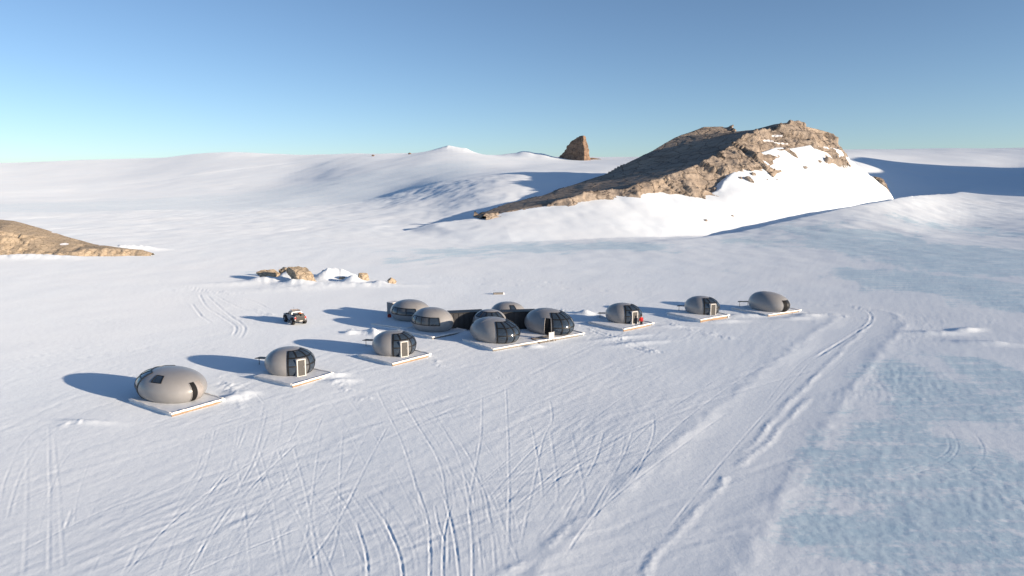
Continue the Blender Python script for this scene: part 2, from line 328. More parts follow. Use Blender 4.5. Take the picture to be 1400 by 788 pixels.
def big_mesh(name, v, q, t=None):
    me = bpy.data.meshes.new(name); nq = len(q); nt = 0 if t is None else len(t)
    me.vertices.add(len(v)); me.vertices.foreach_set('co', np.ascontiguousarray(v, np.float32).ravel())
    lp = q.ravel() if t is None else np.concatenate([q.ravel(), t.ravel()])
    me.loops.add(len(lp)); me.loops.foreach_set('vertex_index', lp.astype(np.int32))
    st = np.arange(nq) * 4
    if nt: st = np.concatenate([st, nq * 4 + np.arange(nt) * 3])
    me.polygons.add(nq + nt); me.polygons.foreach_set('loop_start', st.astype(np.int32))
    me.update(calc_edges=True); me.validate()
    me.shade_smooth()
    return me
def attr(me, name, val):
    a = me.attributes.new(name, 'FLOAT', 'POINT'); a.data.foreach_set('value', np.ascontiguousarray(val, np.float32).ravel())

# ------------------------------------------------------------------ materials
def mat(name):
    m = bpy.data.materials.new(name); m.use_nodes = True; nt = m.node_tree
    return m, nt, nt.nodes['Principled BSDF']
def N(nt, typ, **kw):
    n = nt.nodes.new(typ)
    for k, v in kw.items(): setattr(n, k, v)
    return n
def noise(nt, vec, scale, detail=4, rough=.55, dim='3D'):
    n = N(nt, 'ShaderNodeTexNoise'); n.inputs['Scale'].default_value = scale; n.inputs['Detail'].default_value = detail; n.inputs['Roughness'].default_value = rough
    nt.links.new(vec, n.inputs['Vector']); return n
def ramp(nt, fac, stops):
    r = N(nt, 'ShaderNodeValToRGB'); el = r.color_ramp.elements
    while len(el) < len(stops): el.new(.5)
    for e, (p, c) in zip(el, stops): e.position = p; e.color = (*c, 1) if len(c) == 3 else c
    nt.links.new(fac, r.inputs['Fac']); return r
def mixc(nt, fac, a, b, mode='MIX'):
    m = N(nt, 'ShaderNodeMix', data_type='RGBA', blend_type=mode)
    for s, v in ((m.inputs[0], fac), (m.inputs[6], a), (m.inputs[7], b)):
        if hasattr(v, 'links'): nt.links.new(v, s)
        else: s.default_value = v if isinstance(v, (int, float)) else (*v, 1)
    return m.outputs[2]
def mth(nt, op, a, b=0.0):
    m = N(nt, 'ShaderNodeMath', operation=op)
    for s, v in zip(m.inputs, (a, b)):
        if hasattr(v, 'links'): nt.links.new(v, s)
        else: s.default_value = v
    return m.outputs[0]
def bump(nt, h, strength, dist, bs):
    b = N(nt, 'ShaderNodeBump'); b.inputs['Strength'].default_value = strength; b.inputs['Distance'].default_value = dist
    nt.links.new(h, b.inputs['Height']); nt.links.new(b.outputs[0], bs.inputs['Normal']); return b

def make_snow():
    m, nt, bs = mat('snow'); tc = N(nt, 'ShaderNodeTexCoord').outputs['Object']
    at = N(nt, 'ShaderNodeAttribute', attribute_name='ice_shade').outputs['Fac']
    n1 = noise(nt, tc, .35, 5, .6); n2 = noise(nt, tc, 2.2, 6, .65); n3 = noise(nt, tc, .02, 3)
    mp = N(nt, 'ShaderNodeMapping'); mp.inputs['Rotation'].default_value = (0, 0, -wa); mp.inputs['Scale'].default_value = (.16, 1.0, 1.0); nt.links.new(tc, mp.inputs['Vector'])
    n5 = noise(nt, mp.outputs[0], .7, 6, .65)
    k = mth(nt, 'ADD', mth(nt, 'MULTIPLY', at, .9), mth(nt, 'MULTIPLY', mth(nt, 'SUBTRACT', n2.outputs['Fac'], .5), 2.0))
    k = mth(nt, 'ADD', k, mth(nt, 'MULTIPLY', mth(nt, 'SUBTRACT', n5.outputs['Fac'], .5), 2.4))
    k = mth(nt, 'ADD', k, mth(nt, 'MULTIPLY', mth(nt, 'SUBTRACT', n1.outputs['Fac'], .5), .9))
    ice_shade = mth(nt, 'MULTIPLY', ramp(nt, k, [(.42, (0, 0, 0)), (.90, (1, 1, 1))]).outputs['Color'], mth(nt, 'MINIMUM', mth(nt, 'MULTIPLY', at, 2.2), 1.0))
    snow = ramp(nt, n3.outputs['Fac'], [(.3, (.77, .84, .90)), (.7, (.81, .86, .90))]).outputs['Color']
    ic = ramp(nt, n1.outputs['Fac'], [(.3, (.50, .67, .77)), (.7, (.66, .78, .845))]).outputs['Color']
    nt.links.new(mixc(nt, ice_shade, snow, ic), bs.inputs['Base Color'])
    nt.links.new(mth(nt, 'SUBTRACT', .8, mth(nt, 'MULTIPLY', ice_shade, .25)), bs.inputs['Roughness'])
    bs.inputs['Specular IOR Level'].default_value = .25
    bs.inputs['Diffuse Roughness'].default_value = 0.22
    n4 = noise(nt, tc, 1.6, 9, .72)
    bump(nt, n4.outputs['Fac'], .24, .15, bs)
    return m
def make_rock(name, cols, strat=.35, sc=.25):
    m, nt, bs = mat(name); tc = N(nt, 'ShaderNodeTexCoord').outputs['Object']
    at = N(nt, 'ShaderNodeAttribute', attribute_name='snow').outputs['Fac']
    mp = N(nt, 'ShaderNodeMapping'); mp.inputs['Rotation'].default_value = (.25, .35, .5); mp.inputs['Scale'].default_value = (.5, .5, 3.0); nt.links.new(tc, mp.inputs['Vector'])
    n1 = noise(nt, tc, sc * .35, 5, .6); n2 = noise(nt, mp.outputs[0], sc, 6, .62); n3 = noise(nt, tc, sc * 8, 6, .7)
    v = N(nt, 'ShaderNodeTexVoronoi', feature='DISTANCE_TO_EDGE'); v.inputs['Scale'].default_value = sc * 1.1
    dv = N(nt, 'ShaderNodeVectorMath', operation='ADD'); nt.links.new(tc, dv.inputs[0])
    ns = N(nt, 'ShaderNodeVectorMath', operation='SCALE'); ns.inputs['Scale'].default_value = .9 / sc; nt.links.new(n2.outputs['Color'], ns.inputs[0]); nt.links.new(ns.outputs[0], dv.inputs[1]); nt.links.new(dv.outputs[0], v.inputs['Vector'])
    c = ramp(nt, n2.outputs['Fac'], [(.28, cols[0]), (.5, cols[1]), (.74, cols[2])]).outputs['Color']
    c = mixc(nt, ramp(nt, n1.outputs['Fac'], [(.4, (0, 0, 0)), (.68, (1, 1, 1))]).outputs['Color'], c, cols[3])
    crk = ramp(nt, v.outputs['Distance'], [(.0, (.30, .28, .27)), (.05, (1, 1, 1))]).outputs['Color']
    c = mixc(nt, .8, c, crk, 'MULTIPLY')
    c = mixc(nt, ramp(nt, n3.outputs['Fac'], [(.35, (.72, .72, .72)), (.65, (1.1, 1.1, 1.1))]).outputs['Color'], mixc(nt, .35, c, (.05, .045, .04)), c)
    c = mixc(nt, ramp(nt, at, [(.45, (0, 0, 0)), (.55, (1, 1, 1))]).outputs['Color'], c, (.82, .83, .85))
    nt.links.new(c, bs.inputs['Base Color']); bs.inputs['Roughness'].default_value = .9; bs.inputs['Specular IOR Level'].default_value = .2
    hgt = mth(nt, 'ADD', mth(nt, 'MULTIPLY', n2.outputs['Fac'], .8), mth(nt, 'ADD', mth(nt, 'MULTIPLY', n3.outputs['Fac'], .35), mth(nt, 'MULTIPLY', mth(nt, 'MINIMUM', v.outputs['Distance'], .08), 3.0)))
    bump(nt, hgt, .8, .32 / sc * .5, bs)
    return m
def plain(name, col, rough=.5, metal=0.0, spec=.5, vary=.12, scale=3.0, bmp=0.0, coat=0.0):
    m, nt, bs = mat(name); tc = N(nt, 'ShaderNodeTexCoord').outputs['Object']
    n = noise(nt, tc, scale, 5, .6)
    c = ramp(nt, n.outputs['Fac'], [(.3, tuple(x * (1 - vary) for x in col)), (.7, tuple(min(1, x * (1 + vary)) for x in col))]).outputs['Color']
    nt.links.new(c, bs.inputs['Base Color'])
    nt.links.new(mth(nt, 'ADD', rough - .06, mth(nt, 'MULTIPLY', n.outputs['Fac'], .12)), bs.inputs['Roughness'])
    bs.inputs['Metallic'].default_value = metal; bs.inputs['Specular IOR Level'].default_value = spec
    bs.inputs['Coat Weight'].default_value = coat; bs.inputs['Coat Roughness'].default_value = .12
    if bmp: bump(nt, n.outputs['Fac'], .5, bmp, bs)
    return m
M = {}
M['snow'] = make_snow()
M['rock'] = make_rock('weathered_rock', [(.20, .16, .13), (.35, .285, .225), (.45, .375, .30), (.28, .24, .205)], sc=.085)
M['boulder'] = make_rock('tan_rock', [(.37, .29, .20), (.50, .40, .285), (.58, .48, .355), (.44, .355, .26)], sc=.6)
M['spire'] = make_rock('brown_rock', [(.17, .115, .085), (.27, .18, .125), (.36, .25, .17), (.21, .15, .115)], sc=.09)
M['shell'] = plain('pod_shell', (.29, .285, .282), .38, 0, .5, .06, 1.2, coat=.25)
M['glass'] = plain('tinted_glass', (.030, .044, .064), .07, 0, .9, .3, .8)
M['blind'] = plain('half_drawn_blind', (.10, .105, .11), .10, 0, .7, .2, 1.5)
M['frame'] = plain('dark_frame', (.010, .010, .011), .45, 0, .5, .15)
M['white'] = plain('white_paint', (.60, .58, .54), .5, 0, .4, .08, 4)
M['door'] = plain('door_panel', (.075, .073, .07), .5, 0, .4, .2, 6)
M['deck'] = plain('snowy_deck', (.78, .81, .84), .75, 0, .25, .07, 2.5, .03)
M['deck_edge'] = plain('snow_crusted_edge', (.84, .83, .81), .7, 0, .25, .05, 3, .03)
M['timber'] = plain('timber', (.27, .185, .12), .65, 0, .3, .3, 5)
M['planks'] = plain('grey_planks', (.20, .185, .165), .7, 0, .3, .25, 5)
M['corridor'] = plain('corridor_panel', (.045, .045, .048), .5, 0, .4, .25, 2)
M['dark'] = plain('dark_metal', (.03, .03, .032), .5, .3, .5, .2)
M['void'] = plain('dark_interior', (.012, .012, .013), .8, 0, .2, .2)
M['tyre'] = plain('rubber', (.022, .022, .023), .85, 0, .2, .2, 8)
M['silver'] = plain('silver_paint', (.30, .32, .34), .35, .3, .5, .06, 3, coat=.4)
M['rim'] = plain('rim_metal', (.35, .35, .36), .35, .8, .5, .1)
M['red'] = plain('red_lens', (.55, .03, .02), .25, 0, .6, .1)
M['orange'] = plain('orange_plastic', (.62, .20, .05), .45, 0, .5, .1)
M['jacket'] = plain('red_fabric', (.52, .028, .03), .85, 0, .2, .15, 20)
M['trousers'] = plain('black_fabric', (.02, .02, .026), .85, 0, .2, .2, 20)
M['skin'] = plain('skin', (.50, .31, .22), .55, 0, .4, .06, 20)
M['crate'] = plain('grey_box', (.30, .28, .27), .6, 0, .3, .12, 2)
M['redbox'] = plain('red_plastic', (.40, .05, .03), .5, 0, .4, .1)

gme = big_mesh('ground', verts, quads, tri)
attr(gme, 'ice_shade', np.concatenate([ICE_SHADE.ravel(), [0]]))
gme.materials.append(M['snow'])
ground = bpy.data.objects.new('ground', gme); COL.objects.link(ground); ground['kind'] = 'structure'

# ------------------------------------------------------------------ helpers for things
def obj(name, me_or_bm, m, parent=None, smooth=False):
    if isinstance(me_or_bm, bmesh.types.BMesh):
        me = bpy.data.meshes.new(name); me_or_bm.to_mesh(me); me_or_bm.free()
    else: me = me_or_bm
    if m is not None: me.materials.append(m)
    if smooth: me.shade_smooth()
    o = bpy.data.objects.new(name, me); COL.objects.link(o)
    if parent: o.parent = parent
    return o
def thing(name, label, cat, loc, rz=0.0, group=None):
    o = bpy.data.objects.new(name, None); COL.objects.link(o); o.location = loc; o.rotation_euler = (0, 0, rz); o.empty_display_size = .3
    o['label'] = label; o['category'] = cat
    if group: o['group'] = group
    return o
def tag(o, label, cat, group=None):
    o['label'] = label; o['category'] = cat
    if group: o['group'] = group
    return o
def box(bm, x0, x1, y0, y1, z0, z1, bev=0.0):
    r = bmesh.ops.create_cube(bm, size=1.0); vs = r['verts']
    for v in vs: v.co = Vector(((x0 + x1) / 2 + v.co.x * (x1 - x0), (y0 + y1) / 2 + v.co.y * (y1 - y0), (z0 + z1) / 2 + v.co.z * (z1 - z0)))
    if bev:
        es = {e for v in vs for e in v.link_edges}
        bmesh.ops.bevel(bm, geom=list(es), offset=bev, segments=2, affect='EDGES')
    return vs
def boxo(name, m, parent, *a, bev=0.0):
    bm = bmesh.new(); box(bm, *a, bev=bev); return obj(name, bm, m, parent)
def cyl(bm, p, q, r, seg=12, r2=None):
    p, q = Vector(p), Vector(q); d = q - p; l = d.length
    mt = Matrix.Translation((p + q) / 2) @ d.to_track_quat('Z', 'Y').to_matrix().to_4x4()
    return bmesh.ops.create_cone(bm, cap_ends=True, segments=seg, radius1=r, radius2=r if r2 is None else r2, depth=l, matrix=mt)
def sweep(bm, pts, nrm, w, t):       # a flat bar of width w, thickness t following pts, lying on surface normals nrm
    prev = None; n = len(pts)
    for k in range(n):
        T = (pts[min(k + 1, n - 1)] - pts[max(k - 1, 0)]).normalized(); S = T.cross(nrm[k]).normalized() * (w / 2)
        base = pts[k] - nrm[k] * .02; top = pts[k] + nrm[k] * t
        ring = [bm.verts.new(base - S), bm.verts.new(top - S), bm.verts.new(top + S), bm.verts.new(base + S)]
        if prev:
            for i in range(4): bm.faces.new((prev[i], prev[(i + 1) % 4], ring[(i + 1) % 4], ring[i]))
        else: bm.faces.new(ring)
        prev = ring
    bm.faces.new(prev[::-1])

# ------------------------------------------------------------------ rocky terrain
def tri_interp(pts, edges, x, y):
    vs = [Vector((p[0], p[1])) for p in pts]
    out = geometry.delaunay_2d_cdt(vs, edges, [], 0, 1e-4)
    ov, of, orig = out[0], out[2], out[3]
    hz = [pts[o[0]][2] if o else None for o in orig]
    res = np.full(x.shape, np.nan)
    for f in of:
        if any(hz[i] is None for i in f): continue
        (x1, y1), (x2, y2), (x3, y3) = [(ov[i].x, ov[i].y) for i in f[:3]]
        h1, h2, h3 = [hz[i] for i in f[:3]]
        det = (y2 - y3) * (x1 - x3) + (x3 - x2) * (y1 - y3)
        if abs(det) < 1e-9: continue
        a = ((y2 - y3) * (x - x3) + (x3 - x2) * (y - y3)) / det; b = ((y3 - y1) * (x - x3) + (x1 - x3) * (y - y3)) / det; c = 1 - a - b
        m = (a >= -1e-6) & (b >= -1e-6) & (c >= -1e-6)
        res[m] = (a * h1 + b * h2 + c * h3)[m]
    return res
PMS = PM
def rock_sheet(name, lines, step, m, amp, snow=(), blur=1, seed=0, mtn=False, smooth=(.3, .9), flat=.3):
    pts, edges = [], []
    for L in lines:
        s = len(pts); pts += list(L); edges += [(s + i, s + i + 1) for i in range(len(L) - 1)]
    pa = np.array(pts); xs_ = np.arange(pa[:, 0].min(), pa[:, 0].max(), step); ys_ = np.arange(pa[:, 1].min(), pa[:, 1].max(), step)
    X, Y = np.meshgrid(xs_, ys_); Hh = tri_interp(pts, edges, X, Y)
    bad = np.isnan(Hh); Hh[bad] = -60
    for _ in range(blur):
        Q = np.pad(Hh, 1, mode='edge'); Hh = (Q[1:-1, 1:-1] * 2 + Q[:-2, 1:-1] + Q[2:, 1:-1] + Q[1:-1, :-2] + Q[1:-1, 2:]) / 6
    gy, gx = np.gradient(Hh, step); nl = np.sqrt(gx * gx + gy * gy + 1); n = np.stack([-gx / nl, -gy / nl, 1 / nl], -1)
    steep = sstep(*smooth, np.hypot(gx, gy))
    bk = sstep(.05, .5, -gy)
    for _ in range(10):
        Q = np.pad(bk, 1, mode='edge'); bk = np.maximum(bk * .97, (Q[1:-1, 1:-1] + Q[:-2, 1:-1] + Q[2:, 1:-1] + Q[1:-1, :-2] + Q[1:-1, 2:]) / 5)
    for s, a in amp:
        dsp = fbm3(X / s, Y / s, Hh / (s * .55), 3, seed + int(s * 10), .5, True) * a * (flat + (1 - flat) * steep)
        wb = s * .25 * vn3(X / s, Y / s, Hh / s, 77)
        dsp = .55 * dsp + .75 * a * (flat + (1 - flat) * steep) * (1 - .85 * sstep(1.3, 2.4, np.hypot(gx, gy))) * cells3((X * .8 + Y * .3 + wb) / s, (Y + wb) / s, (Hh + .3 * X) / (s * .45), seed + 5 + int(s * 3))
        dsp = dsp * (1 - .93 * np.clip(bk * 1.3, 0, 1))
        X = X + n[..., 0] * dsp; Y = Y + n[..., 1] * dsp; Hh = Hh + n[..., 2] * dsp
    G = mac(X, Y)
    keep = (~bad) & (Hh > G - 2.5)
    ny, nx_ = X.shape; ids = np.arange(ny * nx_).reshape(ny, nx_)
    fk = keep[:-1, :-1] & keep[1:, :-1] & keep[:-1, 1:] & keep[1:, 1:]
    q = np.stack([ids[:-1, :-1], ids[:-1, 1:], ids[1:, 1:], ids[1:, :-1]], -1)[fk]
    u, inv = np.unique(q, return_inverse=True)
    v = np.stack([X, Y, Hh], -1).reshape(-1, 3)[u]
    me = big_mesh(name, v, inv.reshape(-1, 4))
    sn = np.zeros(len(v)); nz_ = n.reshape(-1, 3)[u]
    for (px, py, Yd, rx, ry, rz) in snow:
        c = PMS(px, py, Yd) if mtn else P(px, py, Yd)
        e = ((v[:, 0] - c[0]) / rx) ** 2 + ((v[:, 1] - c[1]) / ry) ** 2 + ((v[:, 2] - c[2]) / rz) ** 2
        sn = np.maximum(sn, 1.0 - .5 * e + .25 * fbm3(v[:, 0] / 3, v[:, 1] / 3, v[:, 2] / 2, 3, 5))
    attr(me, 'snow', np.clip(sn, 0, 1))
    o = obj(name, me, m); o['kind'] = 'structure'
    return o
def sh(L, dx, dy, dz): return [(a[0] + dx, a[1] + dy, a[2] + dz) for a in L]
E_CREST = [PM(*a) for a in ((652, 296.5, 338), (690, 290, 342), (740, 279, 348), (800, 267, 356), (850, 257, 362), (880, 249, 366), (905, 242, 368), (935, 232, 372), (960, 223, 378),
     (985, 211, 386), (1010, 195, 396), (1040, 181, 406), (1060, 173, 416), (1076, 168.5, 424), (1095, 171, 428), (1120, 177, 430), (1138, 182, 426), (1147, 206, 415))]
K_BACK = [PM(*a) for a in ((652, 295, 345), (690, 279, 392), (740, 268, 420), (800, 247, 458), (830, 238, 468), (863, 220, 478), (890, 207, 486), (915, 192, 494), (925, 187, 496), (945, 180, 500),
     (962, 173.5, 502), (985, 173, 500), (993, 175, 496))]
K_MID = [PM(*a) for a in ((1003, 183, 490), (1009, 186, 474), (1030, 178, 448), (1055, 171, 436))]
mount = [sh(B_ROCK, 2, -9, -9), B_ROCK, E_CREST, K_BACK + K_MID, sh(K_BACK, -3, 14, -30),
         [PM(1012, 200, 492), PM(1040, 200, 470), PM(1075, 200, 448), PM(1120, 205, 446)],
         [PM(1020, 240, 505), PM(1080, 235, 470), PM(1130, 230, 455), (E_CREST[-1][0] + 9, 500, 15), (E_CREST[-1][0] + 9, 478, 18)]]
rock_sheet('mountain', mount, .55, M['rock'], ((44, 3.0), (19, 2.1), (8, .6), (3, .2)), blur=1, seed=3, mtn=True, smooth=(.42, .8), flat=.06,
           snow=((1055, 197, 398, 9, 8, 1.1), (1048, 193, 396, 5, 8, 1.0), (1006, 240, 366, 7, 6, 1.6), (1000, 243, 364, 4, 6, 1.5), (1062, 186, 404, 4, 4, .8), (1035, 211, 384, 3, 5, .9), (1012, 216, 380, 2, 4, 1.6), (900, 248, 360, 2, 4, .8)))
# the low tan outcrop at the left edge
LB = [P(*a) for a in ((-120, 349, 205), (-60, 350, 204), (0, 350, 205), (60, 348, 206), (100, 346, 207), (115, 341, 209), (140, 339, 211), (165, 339.5, 212), (194, 341, 212), (210, 346, 212))]
LE = [P(*a) for a in ((-120, 318, 212), (-60, 312, 213), (0, 316, 212), (40, 323, 213), (80, 333, 213), (110, 338, 214), (140, 339, 215), (165, 341, 214), (194, 343, 213.5), (206, 347, 213))]
LK = [P(*a) for a in ((-120, 290, 232), (-60, 296, 232), (0, 300, 230), (20, 302, 229), (60, 313, 226), (90, 323, 223), (130, 334, 219), (165, 338.5, 216), (194, 342, 214.5), (206, 346, 214))]
rock_sheet('rocky_hill', [sh(LB, 0, -5, -5), LB, LE, LK, sh(LK, 0, 6, -7), sh(LK, 0, 14, -16)], .35, M['boulder'], ((9, .5), (3.6, .32), (1.4, .14)), blur=2, seed=8,
           snow=((5, 306, 228, 3, 3, .5), (25, 308, 226, 2, 3, .4), (88, 334, 213, .9, 1.5, .9), (140, 334, 217, 2, 2, .4), (120, 331, 218, 1.6, 1.5, .3), (155, 336, 215, 1.5, 1.5, .4), (75, 318, 224, 1.2, 1.5, .3)))

def rock_lump(name, m, c, dims, rz=0.0, seed=1, planes=16, sub=5, amp=.10, tilt=(0, 0), snow_top=0.0):
    bm = bmesh.new(); bmesh.ops.create_icosphere(bm, subdivisions=sub, radius=1.0)
    v = np.array([x.co[:] for x in bm.verts]); rg = np.random.default_rng(seed)
    for _ in range(planes):                                   # knock faces off it
        nn = rg.normal(size=3); nn /= np.linalg.norm(nn); k = rg.uniform(.55, .85)
        dd = v @ nn - k; v = v - np.outer(np.maximum(dd, 0), nn) * .93
    dsp = fbm3(v[:, 0] * 2.2 + seed, v[:, 1] * 2.2, v[:, 2] * 3.0, 4, seed, .55, True) * amp
    dsp = dsp * .5 + amp * .6 * cells3(v[:, 0] * 2.4 + seed, v[:, 1] * 2.4, v[:, 2] * 3.5, seed)
    v = v * (1 + dsp)[:, None] * np.array(dims) / 2
    for x, co in zip(bm.verts, v): x.co = co
    me = bpy.data.meshes.new(name); bm.to_mesh(me); bm.free()
    attr(me, 'snow', np.zeros(len(v)) if not snow_top else np.clip((v[:, 2] / dims[2] * 2 - .35) * snow_top, 0, 1))
    o = obj(name, me, m); o.location = c; o.rotation_euler = (tilt[0], tilt[1], rz)
    return o
def wpx(w, Y): return w / FPX * Y
# rock buttress below the right end of the mountain
c0, c1 = PM(1183, 238, 408), PM(1218, 266, 400)
o = rock_lump('mountain', M['rock'], ((c0[0] + c1[0]) / 2, (c0[1] + c1[1]) / 2, (c0[2] + c1[2]) / 2 - 1.0), (24, 15, 9), R_(10), 21, 20, 6, .12, (0, R_(33))); o.name = 'rock_buttress'; o['kind'] = 'structure'
for (px, py, Yd, w, d_, h_, s_) in ((1022, 258, 358, 9, 4, 4.5, 31), (1029, 249, 362, 4, 3, 3.4, 33), (1012, 252, 360, 4, 3, 3, 35)):
    p = PM(px, py, Yd); o = rock_lump('rock_outcrop', M['rock'], (p[0], p[1], gz(p[0], p[1])), (w, d_, h_), R_(-30), s_, 14, 4, .12, (R_(-25), R_(30)))
    tag(o, {31: 'ragged brown rock poking through the bright snow slope below the cliff, largest of its cluster', 33: 'small brown rock in the snow slope just right above the ragged rock', 35: 'small brown rock left above the ragged rock at the cliff foot'}[s_], 'rock', 'rocks in the snow slope under the cliff')
for (px, py, Yd, w, s_, lb) in ((1049, 246, 352, 1.6, 41, 'tiny dark stone alone high on the bright snow slope'), (964, 302, 318, 2.4, 42, 'small dark stone low on the snow slope, left one of two'), (1001, 296, 330, 1.8, 43, 'small dark stone low on the snow slope, right one of two'), (1073, 287, 372, 1.5, 44, 'tiny stone at the shadow edge of the snow slope')):
    d3 = ray(px, py); best = None
    for Yt in np.arange(250, 500, .5):
        q = P(px, py, Yt)
        if q[2] <= gz(q[0], q[1]): best = q; break
    if best is None: best = P(px, py, Yd)
    o = rock_lump('stone', M['rock'], best, (w, w * .8, w * .7), 0, s_, 10, 3, .1); tag(o, lb, 'stone', 'stones on the snow slope')

# the lone spire
def spire():
    lev = [(0, 752, 796, 806), (.15, 756, 796, 805), (.27, 760.5, 796, 804), (.41, 768, 796, 803.3), (.56, 773.5, 795.5, 802.3), (.7, 776.5, 795, 801), (.83, 781.5, 794.5, 799.6), (.95, 788, 794.5, 798), (1.0, 792, 794.5, 797)]
    base = P(783, 221, 1200); top = P(795, 186, 1200); zb, zt = base[2] - 8, top[2]
    nl, nring = 110, 120; V = []
    for k in range(nl):
        t = k / (nl - 1); L = [np.interp(t, [l[0] for l in lev], [l[i] for l in lev]) for i in (1, 2, 3)]
        lx, ex, rx = [(a - 700) / FPX * 1200 for a in L]
        sp_ = 1 - .8 * t
        cor = [(lx, 1200 + 34 * sp_), (ex, 1186 + 6 * t), (rx, 1198 + 8 * t), (rx - 3, 1200 + 30 * sp_ + 4)]
        per = [0, .5, .68, .84, 1.0]; cc = cor + [cor[0]]
        for j in range(nring):
            s = j / nring; V.append((np.interp(s, per, [c[0] for c in cc]), np.interp(s, per, [c[1] for c in cc]), zb + (zt - zb) * t))
    V = np.array(V); cx = V[:, 0].mean(); cy = V[:, 1].mean()
    r = V[:, :2] - [cx, cy]; rl = np.linalg.norm(r, axis=1, keepdims=True) + 1e-6
    dsp = fbm3(V[:, 0] / 9, V[:, 1] / 9, V[:, 2] / 14, 4, 4, .55, True) * 1.5
    V[:, :2] += r / rl * dsp[:, None]; V[:, 2] += fbm3(V[:, 0] / 6, V[:, 1] / 6, V[:, 2] / 6, 3, 14) * .8
    i = np.arange(nl - 1)[:, None] * nring + np.arange(nring)[None]; j = np.arange(nl - 1)[:, None] * nring + ((np.arange(nring) + 1) % nring)[None]
    q = np.stack([i, j, j + nring, i + nring], -1).reshape(-1, 4)
    V = np.vstack([V, [V[-nring:].mean(0) + [0, 0, .5]]]); t = np.stack([(nl - 1) * nring + np.arange(nring), (nl - 1) * nring + (np.arange(nring) + 1) % nring, np.full(nring, nl * nring)], -1)
    me = big_mesh('rock_spire', V, q, t); attr(me, 'snow', np.zeros(len(V)))
    o = obj('rock_spire', me, M['spire']); o['kind'] = 'structure'
spire()
p = P(812, 217, 1230); o = rock_lump('rock_spire_foot', M['spire'], (p[0], p[1], p[2] - 3), (34, 14, 8), 0, 61, 12, 4, .1); o['kind'] = 'structure'; o.name = 'rock_foot'
for px, py, w, s_, lb in ((510, 209.5, 8, 63, 'tiny dark rock on the snow skyline, left one of two'), (560, 208.5, 9, 64, 'tiny brown rock on the snow skyline, right one of two beside the white summit')):
    p = P(px, py, 1480); o = rock_lump('skyline_rock', M['spire'], (p[0], p[1], gz(p[0], p[1]) + .8), (w, 6, 5), 0, s_, 12, 3, .12); tag(o, lb, 'rock', 'rocks on the skyline')

# boulders behind the camp
BD = ((366, 383, 6.6, 3.2, 3.4, R_(-8), 2, (R_(-6), R_(6)), 'long tan boulder with a pointed left end, leftmost behind the camp'),
      (389, 381, 4.6, 3.0, 3.4, R_(10), 5, (0, R_(-8)), 'smaller jagged boulder between the two tan boulders behind the camp'),
      (410, 389, 8.6, 4.4, 4.8, R_(-14), 9, (R_(-10), R_(14)), 'largest tan boulder, a sloping block with a flat front behind the camp'),
      (444, 378, 2.6, 1.8, 2.2, 0, 12, (0, 0), 'small orange tan boulder half buried in the snow mound behind the camp'),
      (468, 383, 1.6, 1.0, .9, 0, 14, (0, 0), 'tiny flat stone beside the shadow between the boulders and the snow mound'),
      (496, 385.5, 3.4, 2.4, 3.0, R_(20), 17, (0, R_(16)), 'brown boulder with snow banked on its left side, second from the right'),
      (535, 389, 2.8, 1.8, 1.9, R_(5), 19, (0, R_(18)), 'small brown boulder with snow on its left, rightmost of the boulder row'))
for px, py, w, dp, h, rz, s_, tl, lb in BD:
    g = gp(px, py); o = rock_lump('boulder', M['boulder'], (g[0], g[1] + dp * .4, h * .22 + .1), (w, dp, h), rz, s_, 26, 5, .11, tl); tag(o, lb, 'boulder', 'boulders behind the camp')

